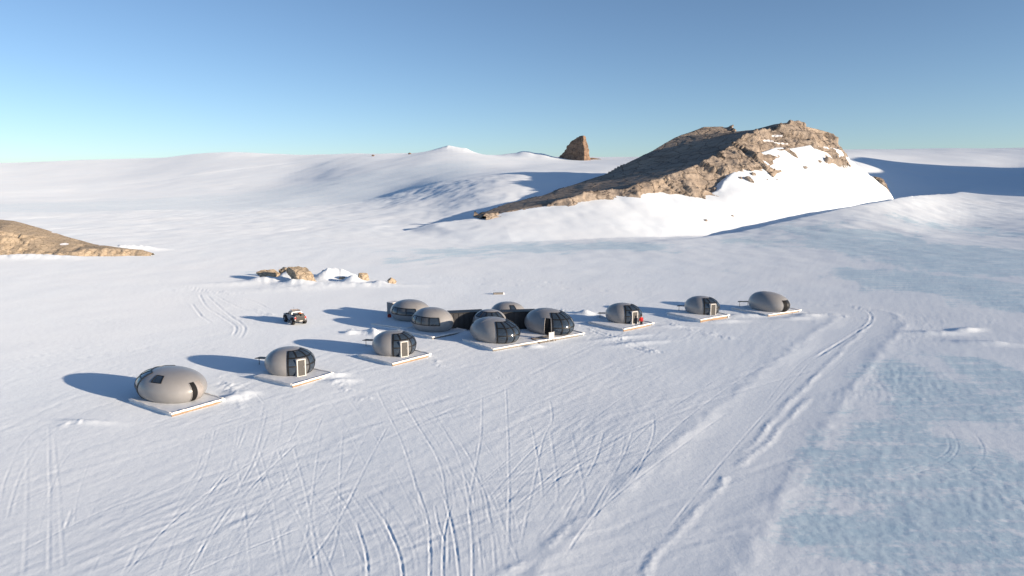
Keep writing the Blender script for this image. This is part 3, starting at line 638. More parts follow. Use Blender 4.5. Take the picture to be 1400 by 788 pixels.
# ------------------------------------------------------------------ dome pods
class Egg:
    def __init__(s, a, b, top, zc=1.15, low=1.75, lean=.10): s.a, s.b, s.C, s.zc, s.low, s.lean = a, b, top - zc, zc, low, lean; s.p0 = -math.asin(min(.98, zc / low))
    def p(s, f, q, k=1.0):
        f, q = R_(f), R_(q); q = max(q, s.p0); c = max(math.cos(q), 0) ** .84; xn = c * math.cos(f); C = s.C if q > 0 else s.low
        return Vector((s.a * xn * k, -s.b * c * math.sin(f) * (1 - .05 * xn) * k, s.zc + C * math.sin(q) * (1 - (s.lean * xn if q > 0 else 0)) * (k if q > 0 else 1)))
    def n(s, f, q):
        e = .6; q = min(q, 88); d1 = s.p(f + e, q) - s.p(f - e, q); d2 = s.p(f, q + e) - s.p(f, q - e); m = d2.cross(d1)
        if m.length < 1e-9: return Vector((0, 0, 1))
        m.normalize()
        c = s.p(f, q) - Vector((0, 0, s.zc))
        return m if m.dot(c) > 0 else -m
    def shell(s):
        bm = bmesh.new(); nf, nq = 72, 34; lo = math.degrees(s.p0)
        rows = [[bm.verts.new(s.p(360 * i / nf, lo + (90 - lo) * j / nq)) for i in range(nf)] for j in range(nq)]
        for j in range(nq - 1):
            for i in range(nf): bm.faces.new((rows[j][i], rows[j + 1][i], rows[j + 1][(i + 1) % nf], rows[j][(i + 1) % nf]))
        t = bm.verts.new(s.p(0, 90))
        for i in range(nf): bm.faces.new((rows[-1][i], t, rows[-1][(i + 1) % nf]))
        bm.faces.new(rows[0]); bmesh.ops.recalc_face_normals(bm, faces=bm.faces[:]); return bm
    def patch(s, f0, f1, q0, q1, off=.012):
        bm = bmesh.new(); nf = max(2, int(abs(f1 - f0) / 4)); nq = max(2, int(abs(q1 - q0) / 4))
        g = [[bm.verts.new(s.p(f0 + (f1 - f0) * i / nf, q0 + (q1 - q0) * j / nq) + s.n(f0 + (f1 - f0) * i / nf, q0 + (q1 - q0) * j / nq) * off) for i in range(nf + 1)] for j in range(nq + 1)]
        for j in range(nq):
            for i in range(nf): bm.faces.new((g[j][i], g[j + 1][i], g[j + 1][i + 1], g[j][i + 1]))
        return bm
    def bar_f(s, bm, f, q0, q1, w=.11, t=.05):
        n = 14; Q = [q0 + (q1 - q0) * i / n for i in range(n + 1)]; sweep(bm, [s.p(f, q) for q in Q], [s.n(f, q) for q in Q], w, t)
    def bar_q(s, bm, q, f0, f1, w=.11, t=.044):
        n = max(6, int(abs(f1 - f0) / 5)); F = [f0 + (f1 - f0) * i / n for i in range(n + 1)]; sweep(bm, [s.p(f, q) for f in F], [s.n(f, q) for f in F], w, t)
def glazing(e, root, F, Q, w=.17, blinds=(), name='window_frame', closed_bottom=True):
    bm = bmesh.new()
    for f in F: e.bar_f(bm, f, Q[0], Q[-1], w * (1.25 if f in (F[0], F[-1]) else 1))
    for k, q in enumerate(Q): e.bar_q(bm, q, F[0], F[-1], w)
    fr = obj(name, bm, M['frame'], root)
    for i in range(len(F) - 1):
        for j in range(len(Q) - 1): obj('window_pane', e.patch(F[i], F[i + 1], Q[j], Q[j + 1]), M['blind'] if (i, j) in blinds else M['glass'], fr, True)
    return fr
def door_box(e, root, f):          # upright white framed door standing proud of the sloping glass
    p = e.p(f, 0); yaw = math.atan2(p.y / e.b ** 2, p.x / e.a ** 2)
    D = bpy.data.objects.new('door', None); COL.objects.link(D); D.parent = root; D.location = (p.x, p.y, 0); D.rotation_euler = (0, 0, yaw); D.empty_display_size = .2
    bm = bmesh.new(); x = .10; w, h, t = .52, 2.0, .12
    box(bm, x - .9, x, -w, -w + t, 0, h, .02); box(bm, x - .9, x, w - t, w, 0, h, .02); box(bm, x - 1.3, x, -w + t, w - t, h - t, h, .02); box(bm, x - .5, x, -w + t, w - t, 0, .08)
    obj('door_frame', bm, M['white'], D)
    bm = bmesh.new(); box(bm, x - .10, x - .05, -w + t, w - t, .08, h - t)
    for k in range(8): box(bm, x - .05, x - .035, -w + t + .03 + k * .096, -w + t + .06 + k * .096, .12, h - t - .04)
    lf = obj('door_leaf', bm, M['door'], D)
    bm = bmesh.new(); box(bm, x - .05, x + .02, w - t - .14, w - t - .1, .95, 1.2, .01); obj('door_handle', bm, M['rim'], lf)
def slit_door(e, root, f, lit=True, wd=14):
    D = obj('doorway', e.patch(f, f + wd, math.degrees(e.p0) + 3, 34, .016), M['void'], root, True)
    bm = e.patch(f - wd * 1.35, f, math.degrees(e.p0) + 3, 34, .02); obj('door_leaf', bm, M['crate'] if lit else M['frame'], D, True)
    bm = bmesh.new(); lo = math.degrees(e.p0) + 3
    for ff in ((f - wd * 1.35, f, f + wd) if lit else (f, f + wd)): e.bar_f(bm, ff, lo, 34, .05, .04)
    obj('door_frame', bm, M['frame'] if not lit else M['shell'], D)
def seam(e, root, fs):
    bm = bmesh.new()
    for f in fs: e.bar_f(bm, f, math.degrees(e.p0), 84, .045, .014)
    obj('shell_seam', bm, M['shell'], root)
DECK_Z = .34
def platform(front, right, ulen, label, name='pod_platform', over=.0, fascia='timber', cat='platform', group='platforms under the pods', gap=0.0):
    f, r = Vector(gp(*front, z=DECK_Z)), Vector(gp(*right, z=DECK_Z)); vv = (r - f); vl = vv.length; vv.normalize(); uu = Vector((vv.y, -vv.x, 0))
    ang = math.atan2(uu.y, uu.x); c = (f + r) / 2 - uu * ulen / 2
    g = gz(c.x, c.y)
    t = thing(name, label, cat, (c.x, c.y, g), ang, group); hx, hy = ulen / 2, vl / 2
    bm = bmesh.new(); n = 20
    G = [[bm.verts.new((-hx + 2 * hx * i / n, -hy + 2 * hy * j / n, DECK_Z - .03 + (RNG.uniform(-.012, .02) if 0 < i < n and 0 < j < n else 0))) for i in range(n + 1)] for j in range(n + 1)]
    for j in range(n):
        for i in range(n): bm.faces.new((G[j][i], G[j][i + 1], G[j + 1][i + 1], G[j + 1][i]))
    obj('deck', bm, M['deck'], t, True)
    for nm_, (x0, x1, y0, y1) in (('snowy_rim', (hx - .02, hx + .16, -hy - .14, hy + .14)), ('snowy_rim', (-hx, hx - .03, -hy - .14, -hy + .02)), ('snowy_rim', (-hx, hx - .03, hy - .02, hy + .14))):
        bm = bmesh.new(); box(bm, x0, x1, y0, y1, DECK_Z - .12, DECK_Z + .06)
        bmesh.ops.subdivide_edges(bm, edges=[e for e in bm.edges if (e.verts[0].co - e.verts[1].co).length > 1], cuts=26)
        for v in bm.verts:
            k = fbm(np.array([v.co.x * 1.7 + ang * 9]), np.array([v.co.y * 1.7 + front[0]]), 3, 7)[0]
            v.co.z += k * .045; v.co.x += k * .03; v.co.y += k * .03
        obj(nm_, bm, M['deck_edge'], t, True)
    bm = bmesh.new(); box(bm, hx - .04, hx + .06, -hy - .05, hy * (.86), -.5, DECK_Z - .11); obj('edge_board', bm, M[fascia], t)
    bm = bmesh.new(); box(bm, -hx, hx - .05, -hy - .05, -hy + .05, -.5, DECK_Z - .17); box(bm, -hx, hx - .05, hy - .05, hy + .05, -.5, DECK_Z - .17); box(bm, -hx - .05, -hx + .04, -hy + .06, hy - .06, -.5, DECK_Z - .04); obj('edge_board', bm, M['deck'], t)
    return t, c, ang, hx, hy
GRP = 'grey egg shaped pods of the camp'
def pod(px, py, a, b, top, ang, label, lean=.10, zc=1.08, depth=None):
    e = Egg(a, b, top, zc, 1.75, lean)
    g = gp(px, py, DECK_Z); dirv = Vector((g[0], g[1])).normalized()
    # half depth of the footprint along the line of sight
    vl = Vector((dirv.x * math.cos(ang) + dirv.y * math.sin(ang), -dirv.x * math.sin(ang) + dirv.y * math.cos(ang)))
    k = math.cos(e.p0) ** .84; hd = k * math.hypot(a * vl.x, b * vl.y) if depth is None else depth
    c = Vector((g[0], g[1])) + dirv * hd
    r = thing('dome_pod', label, 'dome pod', (c.x, c.y, gz(c.x, c.y) + DECK_Z - .02), ang, GRP)
    obj('shell', e.shell(), M['shell'], r, True)
    return r, e
def va(deg): return R_(deg - 90)
FA_, QA_ = [-62, -36, -10, 21, 45], [-36, 4, 36, 68]

# isolated bedroom pods
platform((235, 565), (305, 545.5), 7.8, 'snow white timber platform under the large skylight pod nearest the camera')
r, e = pod(237, 552.5, 4.4, 3.0, 2.78, va(54), 'large grey pod with trapezoid skylight and dark door slit, nearest and leftmost of the camp', .08)
glazing(e, r, [106, 130, 154, 178, 202, 226], [-36, 6, 36, 62])
slit_door(e, r, -6, wd=12); glazing(e, r, [58, 78], [36, 60], .07, name='skylight')
platform((400, 526.5), (454, 510.5), 6.5, 'snow white platform with tan edge under the second pod from the left')
def panelrack(px, py, label):
    g = gp(px, py, .9); t = thing('panel_rack', label, 'panel rack', (g[0], g[1], gz(g[0], g[1])), R_(-25), 'thin dark panels on posts behind the pods')
    bm = bmesh.new(); box(bm, -.95, .95, -.45, .45, .86, .92, .01); p = obj('panel', bm, M['dark'], t); p.rotation_euler = (0, R_(-4), 0)
    for x in (-.7, .7):
        bm = bmesh.new(); cyl(bm, (x, 0, -.1), (x, 0, .9), .035, 8); obj('post', bm, M['dark'], t)
for (px, py, yv, lb, rk, blinds) in ((398, 514.5, 54, 'grey pod with a white framed door in its glazed end, second from the left', (361, 489), ((2, 1),)),
                             (540, 487.5, 47, 'grey pod with a white framed door, standing just in front of the linked pods', (505, 464.5), ()),
                             (852.5, 443, 39, 'grey pod with a white framed door behind the person in red', (826, 428), ()),
                             (959.5, 431.5, 34, 'grey pod with a white framed door, second from the right in the far row', (934, 418), ())):
    r, e = pod(px, py, 2.95, 2.75, 2.78, va(yv), lb, .04)
    glazing(e, r, FA_, QA_, blinds=((2, 0), (2, 1)) )
    door_box(e, r, 15); seam(e, r, (150, 215, 300))
panelrack(360, 489.5, 'thin dark panel on posts poking out behind the second pod from the left')
panelrack(506, 465, 'thin dark panel on posts behind the pod in front of the linked pods')
panelrack(826, 428.5, 'thin dark panel on posts left of the pod with the person in red')
panelrack(934, 418.5, 'thin dark panel on posts left of the second pod from the right')
panelrack(1017, 413.5, 'long thin dark panel on posts left of the windowless pod at the far right')
platform((536.5, 497), (588, 484), 6.6, 'snow white platform with tan edge under the pod in front of the linked pods')
platform((852.5, 450.5), (893, 442), 7.0, 'snow white platform behind the person in red')
platform((957.5, 438.5), (996.5, 432), 7.0, 'snow white platform under the second pod from the right')
platform((1050, 430.5), (1094, 424), 7.6, 'snow white platform under the windowless pod at the far right')
r, e = pod(1051, 426.5, 3.7, 2.8, 3.0, va(34), 'grey pod with a plain shell and black door slit, farthest right of the camp', .14)
slit_door(e, r, 4, False, 15); seam(e, r, (160,))

# linked pods in the middle
platform((591, 461), (637, 451.5), 8.0, 'white platform in shade under the left front pod of the linked group', fascia='planks')
r, e = pod(592, 454.5, 3.6, 2.9, 3.15, va(42), 'grey pod with a band of dark windows, front left of the linked group', .03)
glazing(e, r, [24, 52, 75, 96, 117], [0, 32], .11, blinds=((1, 0), (2, 0)))
seam(e, r, (20, 200))
platform((556, 449), (585, 441), 7.0, 'white platform under the rear left pod of the linked group', fascia='planks')
r, e = pod(562, 440, 3.75, 3.0, 3.0, va(42), 'grey pod with a window band, rear left of the linked group beside a grey box', .03)
glazing(e, r, [26, 54, 82, 106], [0, 31], .11, blinds=((1, 0),)); seam(e, r, (20, 200))
t, c_, ang_, hx_, hy_ = platform((674, 477), (798, 455.5), 7.2, 'long white platform shared by the two glass fronted pods of the linked group', fascia='planks')
r, e = pod(677, 470, 4.1, 3.05, 2.95, va(42), 'grey pod with a dark glazed end, front centre of the linked group', .10)
glazing(e, r, [-66, -44, -22, 0, 22, 45], [-36, 3, 36, 66]); glazing(e, r, [135, 152], [2, 34], .08, name='side_window'); seam(e, r, (100,))
r, e = pod(751, 458.5, 4.25, 3.1, 3.25, va(40), 'grey pod with glazed end and black side doorway, right end of the linked group', .10)
glazing(e, r, [-66, -44, -22, 0, 22, 45], [-36, 3, 36, 66]); seam(e, r, (110, 160))
D = obj('doorway', e.patch(49, 63, math.degrees(e.p0) + 3, 40, .02), M['void'], r, True); bm = bmesh.new(); e.bar_f(bm, 48.5, -34, 40, .07, .10); e.bar_f(bm, 64, -34, 40, .07, .12); e.bar_q(bm, 40, 48, 64, .07, .10); obj('door_frame', bm, M['shell'], D)
r, e = pod(670, 453.5, 2.65, 2.5, 2.9, va(42), 'small grey pod with a ring of roof windows, hidden behind the front centre pod', .03)
glazing(e, r, [-20, 6, 32, 58, 84, 110], [33, 64], .10); slit_door(e, r, 5, False, 22)
r, e = pod(695, 442, 3.0, 2.75, 2.95, va(42), 'grey pod with a slanted skylight, rearmost of the linked group', .03)
glazing(e, r, [14, 36], [32, 60], .07, name='skylight')
def corridor(p0, p1, label, h=2.35, wd=2.0):
    a, b = Vector(p0), Vector(p1); dv = b - a; l = dv.length; ang = math.atan2(dv.y, dv.x); c = (a + b) / 2
    t = thing('link_corridor', label, 'corridor', (c.x, c.y, gz(c.x, c.y) + DECK_Z), ang, 'dark corridors linking the pods')
    bm = bmesh.new(); box(bm, -l / 2, l / 2, -wd / 2, wd / 2, -.55, h - .12); obj('wall', bm, M['corridor'], t)
    bm = bmesh.new(); box(bm, -l / 2 - .05, l / 2 + .05, -wd / 2 - .1, wd / 2 + .1, h - .117, h, .02); obj('roof', bm, M['dark'], t)
    n = max(3, int(l / .75))
    for s in (-1, 1):
        bm = bmesh.new()
        for k in range(n + 1):
            x = -l / 2 + l * k / n; box(bm, x - .04, x + .04, s * wd / 2 - .05, s * wd / 2 + .05, -.5, h - .13)
        obj('wall_batten', bm, M['dark'], t)
    return t
def at(px, py, z=DECK_Z): q = gp(px, py, z); return (q[0], q[1], 0)
corridor(at(612, 447.5), at(660, 445), 'dark ribbed corridor between the window band pod and the roof window pod')
corridor(at(686, 446), at(732, 444.5), 'dark ribbed corridor behind the glass fronted pods, joining the right end pod')
# the box, the fuel can, the ramp and the glass screen of the linked group
g = gp(539, 431.5); t = thing('storage_box', 'tall grey box against the rear left pod of the linked group', 'box', (g[0] - .3, g[1] + 1.6, gz(g[0], g[1])), va(50))
bm = bmesh.new(); box(bm, -.75, .75, -.9, .9, 0, 2.0, .03); obj('cabinet', bm, M['crate'], t)
bm = bmesh.new(); box(bm, -.8, .8, -.95, .95, 2.0, 2.06, .02); obj('lid', bm, M['deck_edge'], t)
g = gp(532.5, 434); t = thing('fuel_can', 'small dark red can on the snow left of the rear left linked pod', 'can', (g[0], g[1], gz(g[0], g[1])), .4)
bm = bmesh.new(); box(bm, -.3, .3, -.2, .2, 0, .5, .05); obj('can_body', bm, M['redbox'], t)
bm = bmesh.new(); box(bm, -.16, .16, -.03, .03, .49, .58, .01); cyl(bm, (.22, 0, .48), (.22, 0, .57), .05, 10); obj('handle', bm, M['dark'], t)
g = gp(743, 466.5); t = thing('ramp', 'short grey plank ramp from the shared platform down to the snow', 'ramp', (g[0], g[1], gz(g[0], g[1])), ang_)
bm = bmesh.new(); vs = box(bm, -.9, 1.0, -1.5, 1.5, -.02, .1)
for v in vs: v.co.z += (1.0 - v.co.x) / 1.9 * .36
obj('ramp_deck', bm, M['planks'], t)
for y in (-1.45, 1.45):
    bm = bmesh.new(); vs = box(bm, -.9, 1.0, y - .05, y + .05, -.1, .16)
    for v in vs: v.co.z += (1.0 - v.co.x) / 1.9 * .36
    obj('side_rail', bm, M['timber'], t)
g = gp(754, 464.5, .3); t = thing('screen_panel', 'pale upright glass screen on the platform edge in front of the black doorway', 'screen', (g[0], g[1], gz(g[0], g[1]) + .3), ang_)
m_, nt_, bs_ = mat('frosted_glass'); bs_.inputs['Base Color'].default_value = (.62, .64, .62, 1); bs_.inputs['Roughness'].default_value = .4; bs_.inputs['Alpha'].default_value = .75; M['frost'] = m_
tcn = N(nt_, 'ShaderNodeTexCoord').outputs['Object']; nn = noise(nt_, tcn, 3, 3); nt_.links.new(ramp(nt_, nn.outputs['Fac'], [(.3, (.55, .57, .55)), (.7, (.66, .67, .65))]).outputs['Color'], bs_.inputs['Base Color'])
bm = bmesh.new(); box(bm, -.012, .012, -.42, .42, .1, 1.05); obj('glass_sheet', bm, M['frost'], t)
for y in (-.45, .45):
    bm = bmesh.new(); box(bm, -.03, .03, y - .03, y + .03, -.3, 1.1, .005); obj('post', bm, M['white'], t)
g = gp(682, 402.5); t = thing('plank', 'dark plank with a snowy end lying on the snow behind the linked pods', 'plank', (g[0], g[1], gz(g[0], g[1]) + .22), R_(8))
bm = bmesh.new(); box(bm, -1.1, .8, -.25, .25, -.3, .12, .03); obj('board', bm, M['planks'], t)
bm = bmesh.new(); box(bm, .81, 1.1, -.27, .27, -.4, .14, .05); obj('snowy_end', bm, M['deck_edge'], t)

# ------------------------------------------------------------------ the truck
def truck():
    g = gp(403.5, 441.5); hd = math.atan2(.80, -.60)
    t = thing('pickup_truck', 'grey pickup truck with big tyres and a whip aerial parked on the snow', 'pickup truck', (g[0], g[1], gz(g[0], g[1]) + .02), hd)
    def extr(prof, y0, y1, name, m, bev=.03, inset=None):
        bm = bmesh.new(); A = [bm.verts.new((x, y0, z)) for x, z in prof]; Bv = [bm.verts.new((x, y1, z)) for x, z in prof]; n = len(prof)
        bm.faces.new(A[::-1]); bm.faces.new(Bv)
        for k in range(n): bm.faces.new((A[k], A[(k + 1) % n], Bv[(k + 1) % n], Bv[k]))
        bmesh.ops.recalc_face_normals(bm, faces=bm.faces[:])
        if bev: bmesh.ops.bevel(bm, geom=bm.edges[:], offset=bev, segments=2, affect='EDGES')
        return obj(name, bm, m, t)
    def arch(cx, r, n=9): return [(cx + r * math.cos(a), .52 + r * math.sin(a)) for a in np.linspace(math.pi, 0, n)]
    prof = [(-2.5, .78), (-2.15, .7)] + arch(-1.52, .6) + [(-.85, .68), (.9, .68)] + arch(1.58, .6) + [(2.25, .7), (2.55, .8), (2.6, 1.15), (2.45, 1.3), (1.0, 1.42), (.95, 1.44), (-.9, 1.44), (-2.5, 1.40)]
    b = extr(prof, -.93, .93, 'body', M['silver'])
    cabp = [(1.05, 1.42), (.35, 1.98), (-.55, 2.02), (-.95, 1.90), (-1.05, 1.42)]
    bm = bmesh.new(); A = [bm.verts.new((x, -.88 + (z - 1.42) * .22, z)) for x, z in cabp]; Bv = [bm.verts.new((x, .88 - (z - 1.42) * .22, z)) for x, z in cabp]; n = len(cabp)
    bm.faces.new(A[::-1]); bm.faces.new(Bv)
    for k in range(n): bm.faces.new((A[k], A[(k + 1) % n], Bv[(k + 1) % n], Bv[k]))
    bmesh.ops.recalc_face_normals(bm, faces=bm.faces[:]); bmesh.ops.bevel(bm, geom=bm.edges[:], offset=.05, segments=2, affect='EDGES'); cab = obj('cab', bm, M['silver'], t)
    def quad(name, pts, m, par):
        bm = bmesh.new(); f = bm.faces.new([bm.verts.new(p) for p in pts]); r = bmesh.ops.extrude_face_region(bm, geom=[f]); f.normal_update()
        for v in r['geom']:
            if isinstance(v, bmesh.types.BMVert): v.co += f.normal * .02
        bmesh.ops.recalc_face_normals(bm, faces=bm.faces[:]); return obj(name, bm, m, par)
    for s in (-1, 1):
        y0, y1 = .90 * s, .80 * s
        quad('side_window', [(.78, y0, 1.48), (.3, y1, 1.90), (-.12, y1, 1.92), (-.12, y0, 1.48)], M['glass'], cab)
        quad('side_window', [(-.2, y0, 1.48), (-.2, y1, 1.92), (-.62, y1, 1.92), (-.92, y0, 1.48)], M['glass'], cab)
        dr = boxo('door', M['silver'], t, -.1, .9, min(.93 * s, .955 * s), max(.93 * s, .955 * s), .76, 1.40, bev=.008); boxo('door_handle', M['dark'], dr, -.02, .14, min(.95 * s, .985 * s), max(.95 * s, .985 * s), 1.22, 1.27)
        dr = boxo('door', M['silver'], t, -.92, -.14, min(.93 * s, .955 * s), max(.93 * s, .955 * s), .92, 1.40, bev=.008); boxo('door_handle', M['dark'], dr, -.85, -.69, min(.95 * s, .985 * s), max(.95 * s, .985 * s), 1.22, 1.27)
        boxo('side_mirror', M['dark'], t, .62, .78, min(.93 * s, 1.2 * s), max(.93 * s, 1.2 * s), 1.42, 1.62, bev=.03)
        boxo('side_step', M['dark'], t, -.8, .85, min(.9 * s, 1.1 * s), max(.9 * s, 1.1 * s), .5, .58, bev=.02)
        boxo('tail_light', M['red'], t, -2.545, -2.50, min(.70 * s, .91 * s), max(.70 * s, .91 * s), 1.02, 1.36, bev=.008)
        boxo('headlight', M['white'], t, 2.52, 2.61, min(.6 * s, .88 * s), max(.6 * s, .88 * s), .98, 1.16, bev=.02)
        for cx in (-1.52, 1.58):
            bm = bmesh.new(); prev = None
            for a in np.linspace(math.pi + .15, -.15, 15):
                ring = [bm.verts.new((cx + rr * math.cos(a), yy, .52 + rr * math.sin(a))) for rr, yy in ((.58, .90 * s), (.70, .90 * s), (.68, 1.12 * s), (.58, 1.12 * s))]
                if prev:
                    for i in range(4): bm.faces.new((prev[i], prev[(i + 1) % 4], ring[(i + 1) % 4], ring[i]))
                else: bm.faces.new(ring)
                prev = ring
            bm.faces.new(prev[::-1]); bmesh.ops.recalc_face_normals(bm, faces=bm.faces[:]); obj('wheel_arch', bm, M['frame'], t)
            w = bpy.data.objects.new('wheel', None); COL.objects.link(w); w.parent = t; w.location = (cx, .95 * s, .52); w.empty_display_size = .2
            bm = bmesh.new(); cyl(bm, (0, -.19, 0), (0, .19, 0), .54, 28); bmesh.ops.bevel(bm, geom=[e for e in bm.edges if abs(e.verts[0].co.y - e.verts[1].co.y) < 1e-4], offset=.05, segments=2, affect='EDGES')
            for k in range(28):
                a = k * 2 * math.pi / 28; m4 = Matrix.Rotation(a, 4, 'Y'); vs = box(bm, -.03, .03, -.18, .18, .525, .555)
                for v in vs: v.co = m4 @ v.co
            obj('tyre', bm, M['tyre'], w)
            bm = bmesh.new(); cyl(bm, (0, s * .14, 0), (0, s * .2, 0), .29, 20); cyl(bm, (0, s * .2, 0), (0, s * .225, 0), .09, 12)
            for k in range(6):
                a = k * math.pi / 3; m4 = Matrix.Rotation(a, 4, 'Y'); vs = box(bm, -.035, .035, min(s * .19, s * .215), max(s * .19, s * .215), .08, .27)
                for v in vs: v.co = m4 @ v.co
            obj('rim', bm, M['rim'], w)
    quad('rear_window', [(-1.065, -.70, 1.50), (-1.065, .70, 1.50), (-.985, .66, 1.84), (-.985, -.66, 1.84)], M['glass'], cab)
    quad('windscreen', [(1.0, .74, 1.48), (1.0, -.74, 1.48), (.42, -.66, 1.94), (.42, .66, 1.94)], M['glass'], cab)
    boxo('load_bed', M['void'], t, -2.42, -1.12, -.82, .82, 1.38, 1.41)
    boxo('tailgate', M['frame'], t, -2.56, -2.505, -.695, .695, .80, 1.39, bev=.006)
    bp = boxo('rear_bumper', M['dark'], t, -2.72, -2.5, -.95, .95, .62, .82, bev=.03); boxo('number_plate', M['white'], bp, -2.735, -2.722, -.26, .26, .66, .78)
    boxo('front_bumper', M['dark'], t, 2.5, 2.8, -.95, .95, .6, .9, bev=.04)
    for x in (-2.35, -1.75, -1.2): boxo('jerry_can', M['orange'] if x > -2 else M['frame'], t, x, x + .42, -.7, -.2, 1.411, 1.72, bev=.04)
    boxo('cargo_box', M['dark'], t, -2.3, -1.2, -.05, .7, 1.411, 1.62, bev=.03)
    bm = bmesh.new()
    for y in (-.6, .6): cyl(bm, (-.8, y, 2.1), (.3, y, 2.1), .025, 8)
    for x in (-.8, -.45, -.05, .3): cyl(bm, (x, -.6, 2.1), (x, .6, 2.1), .02, 8)
    for x in (-.7, .2):
        for y in (-.6, .6): cyl(bm, (x, y, 1.94), (x, y, 2.1), .02, 8)
    obj('roof_rack', bm, M['timber'], t)
    bm = bmesh.new(); cyl(bm, (-1.12, .5, 1.4), (-1.16, .5, 2.75), .022, 8, .012); obj('aerial', bm, M['dark'], t)
    bm = bmesh.new(); cyl(bm, (-1.52, -.9, .52), (-1.52, .9, .52), .08, 10); cyl(bm, (1.58, -.9, .52), (1.58, .9, .52), .08, 10); box(bm, -2.3, 2.3, -.45, .45, .5, .72); obj('chassis', bm, M['dark'], t)
    for y in (-.95, .95): boxo('mud_flap', M['tyre'], t, -2.2, -2.18, y - .18, y + .18, .25, .72)
truck()

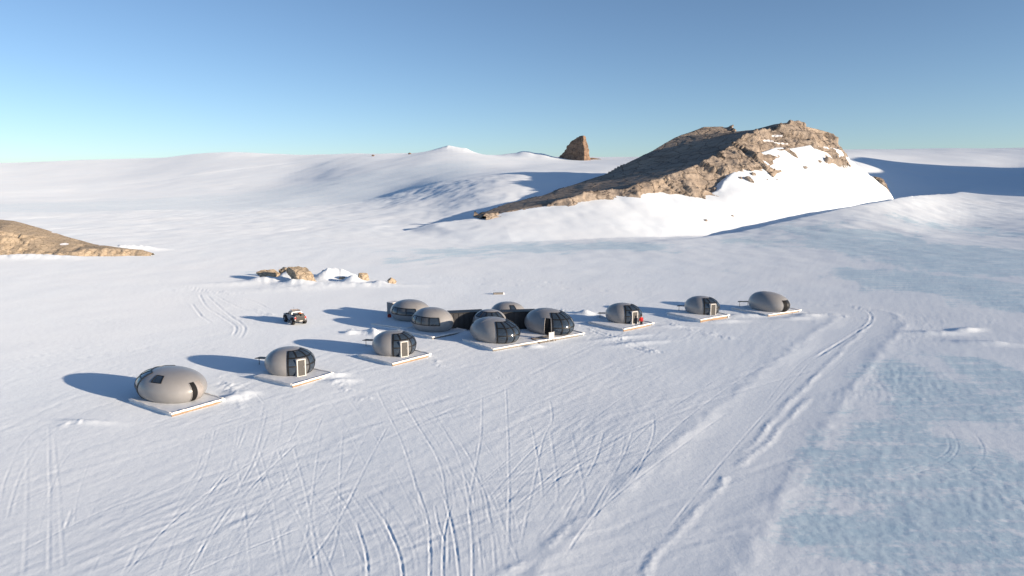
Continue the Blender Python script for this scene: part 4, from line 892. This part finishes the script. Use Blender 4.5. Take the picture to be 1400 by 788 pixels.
# ------------------------------------------------------------------ the person
def skin_mesh(name, nodes, edges, m, parent, sub=2, root=0):
    me = bpy.data.meshes.new(name); me.from_pydata([n[:3] for n in nodes], edges, [])
    o = bpy.data.objects.new(name, me); COL.objects.link(o); o.parent = parent
    sm = o.modifiers.new('skin', 'SKIN'); sm.use_smooth_shade = True
    for k, (v, n) in enumerate(zip(me.skin_vertices[0].data, nodes)):
        r = n[3]; v.radius = r if isinstance(r, tuple) else (r, r); v.use_root = (k == root)
    ss = o.modifiers.new('sub', 'SUBSURF'); ss.levels = sub; ss.render_levels = sub
    dg = bpy.context.evaluated_depsgraph_get(); me2 = bpy.data.meshes.new_from_object(o.evaluated_get(dg)); o.modifiers.clear(); o.data = me2; me2.materials.clear(); me2.materials.append(m); me2.shade_smooth()
    return o
def person():
    g = gp(876.5, 447.3); t = thing('person', 'person in a red parka and black trousers standing by the platform of a pod', 'person', (g[0], g[1], gz(g[0], g[1]) - .01), R_(-70))
    nd = [(0, 0, .95, (.15, .11)), (0, 0, 1.15, (.14, .10)), (0, 0, 1.38, (.17, .11)), (0, 0, 1.48, .07), (.02, 0, 1.55, .058), (.03, 0, 1.66, (.085, .095)), (.03, 0, 1.74, (.075, .085))]
    ed = [(k, k + 1) for k in range(6)]
    for s in (-1, 1):
        b = len(nd)
        nd += [(0, .19 * s, 1.42, .07), (-.02, .27 * s, 1.17, .055), (.06, .28 * s, .93, .042), (.09, .28 * s, .84, .036)]
        ed += [(2, b), (b, b + 1), (b + 1, b + 2), (b + 2, b + 3)]
        for k, (dx, dy, ln) in enumerate(((.035, 0, .07), (.014, .006, .085), (-.006, .006, .08), (-.024, 0, .065))):
            j = len(nd); nd += [(.09 + dx, .28 * s + dy * s, .80, .011), (.10 + dx, .275 * s + dy * s, .80 - ln * .5, .009), (.115 + dx, .265 * s, .80 - ln, .008)]; ed += [(b + 3, j), (j, j + 1), (j + 1, j + 2)]
        j = len(nd); nd += [(.135, .26 * s, .82, .011), (.155, .245 * s, .785, .009)]; ed += [(b + 3, j), (j, j + 1)]
        b = len(nd)
        nd += [(0, .10 * s, .86, .10), (.02, .11 * s, .50, .068), (-.01, .12 * s, .10, .045), (.09, .13 * s, .05, .042), (.17, .13 * s, .04, .035)]
        ed += [(0, b), (b, b + 1), (b + 1, b + 2), (b + 2, b + 3), (b + 3, b + 4)]
    skin_mesh('body', nd, ed, M['skin'], t)
    jn = [(0, 0, .82, (.20, .17)), (0, 0, 1.0, (.19, .16)), (0, 0, 1.2, (.185, .15)), (0, 0, 1.40, (.20, .145)), (0, 0, 1.52, (.10, .10))]; je = [(k, k + 1) for k in range(4)]
    for s in (-1, 1):
        b = len(jn); jn += [(0, .21 * s, 1.41, .095), (-.02, .28 * s, 1.17, .085), (.05, .285 * s, .95, .07)]; je += [(3, b), (b, b + 1), (b + 1, b + 2)]
    skin_mesh('parka', jn, je, M['jacket'], t)
    tn = [(0, 0, .93, (.17, .14))]; te = []
    for s in (-1, 1):
        b = len(tn); tn += [(0, .105 * s, .84, .125), (.02, .115 * s, .5, .092), (-.005, .12 * s, .13, .078)]; te += [(0, b), (b, b + 1), (b + 1, b + 2)]
    skin_mesh('trousers', tn, te, M['trousers'], t)
    for s in (-1, 1): skin_mesh('boot', [(-.04, .12 * s, .2, .075), (-.02, .12 * s, .07, .07), (.1, .13 * s, .055, .06), (.2, .13 * s, .05, .05)], [(0, 1), (1, 2), (2, 3)], M['trousers'], t)
    bm = bmesh.new(); bmesh.ops.create_uvsphere(bm, u_segments=20, v_segments=12, radius=.125)
    for v in bm.verts:
        v.co = Vector((v.co.x * 1.02 + .015, v.co.y * .9, max(v.co.z, -.035) + 1.755))
    obj('woollen_hat', bm, M['trousers'], t, True)
    bm = bmesh.new(); bmesh.ops.create_cone(bm, cap_ends=True, segments=10, radius1=.018, radius2=.006, depth=.05, matrix=Matrix.Translation((.125, 0, 1.655)) @ Matrix.Rotation(R_(100), 4, 'Y')); obj('nose', bm, M['skin'], t)
    for s in (-1, 1):
        bm = bmesh.new(); bmesh.ops.create_uvsphere(bm, u_segments=8, v_segments=6, radius=.012, matrix=Matrix.Translation((.112, .032 * s, 1.685))); obj('eye', bm, M['dark'], t)
    bm = bmesh.new(); box(bm, .105, .118, -.025, .025, 1.605, 1.613); obj('mouth', bm, M['redbox'], t)
person()

# ------------------------------------------------------------------ light and sky
w = bpy.data.worlds.new('World'); SC.world = w; w.use_nodes = True; nt = w.node_tree
sky = nt.nodes.new('ShaderNodeTexSky'); sky.sky_type = 'NISHITA'; sky.sun_disc = False
sky.sun_elevation = SUN_EL; sky.sun_rotation = R_(90) + SUN_AZ
sky.altitude = 1200; sky.air_density = .75; sky.dust_density = 1.0; sky.ozone_density = 1.95
bg = nt.nodes['Background']; bg.inputs['Strength'].default_value = .09
nt.links.new(sky.outputs[0], bg.inputs['Color'])
sl = bpy.data.lights.new('sun', 'SUN'); sl.energy = 4.5; sl.angle = R_(.53); sl.color = (1.0, .825, .64)
so = bpy.data.objects.new('sun', sl); COL.objects.link(so); so.rotation_mode = 'QUATERNION'; so.rotation_quaternion = SUN.to_track_quat('Z', 'Y')
vs_ = SC.view_settings; vs_.view_transform = 'Standard'; vs_.look = 'None'; vs_.gamma = 1.0; vs_.use_curve_mapping = False; vs_.exposure = .86
SC.render.engine = 'CYCLES'; SC.cycles.max_bounces = 6
SC.cycles.use_denoising = True
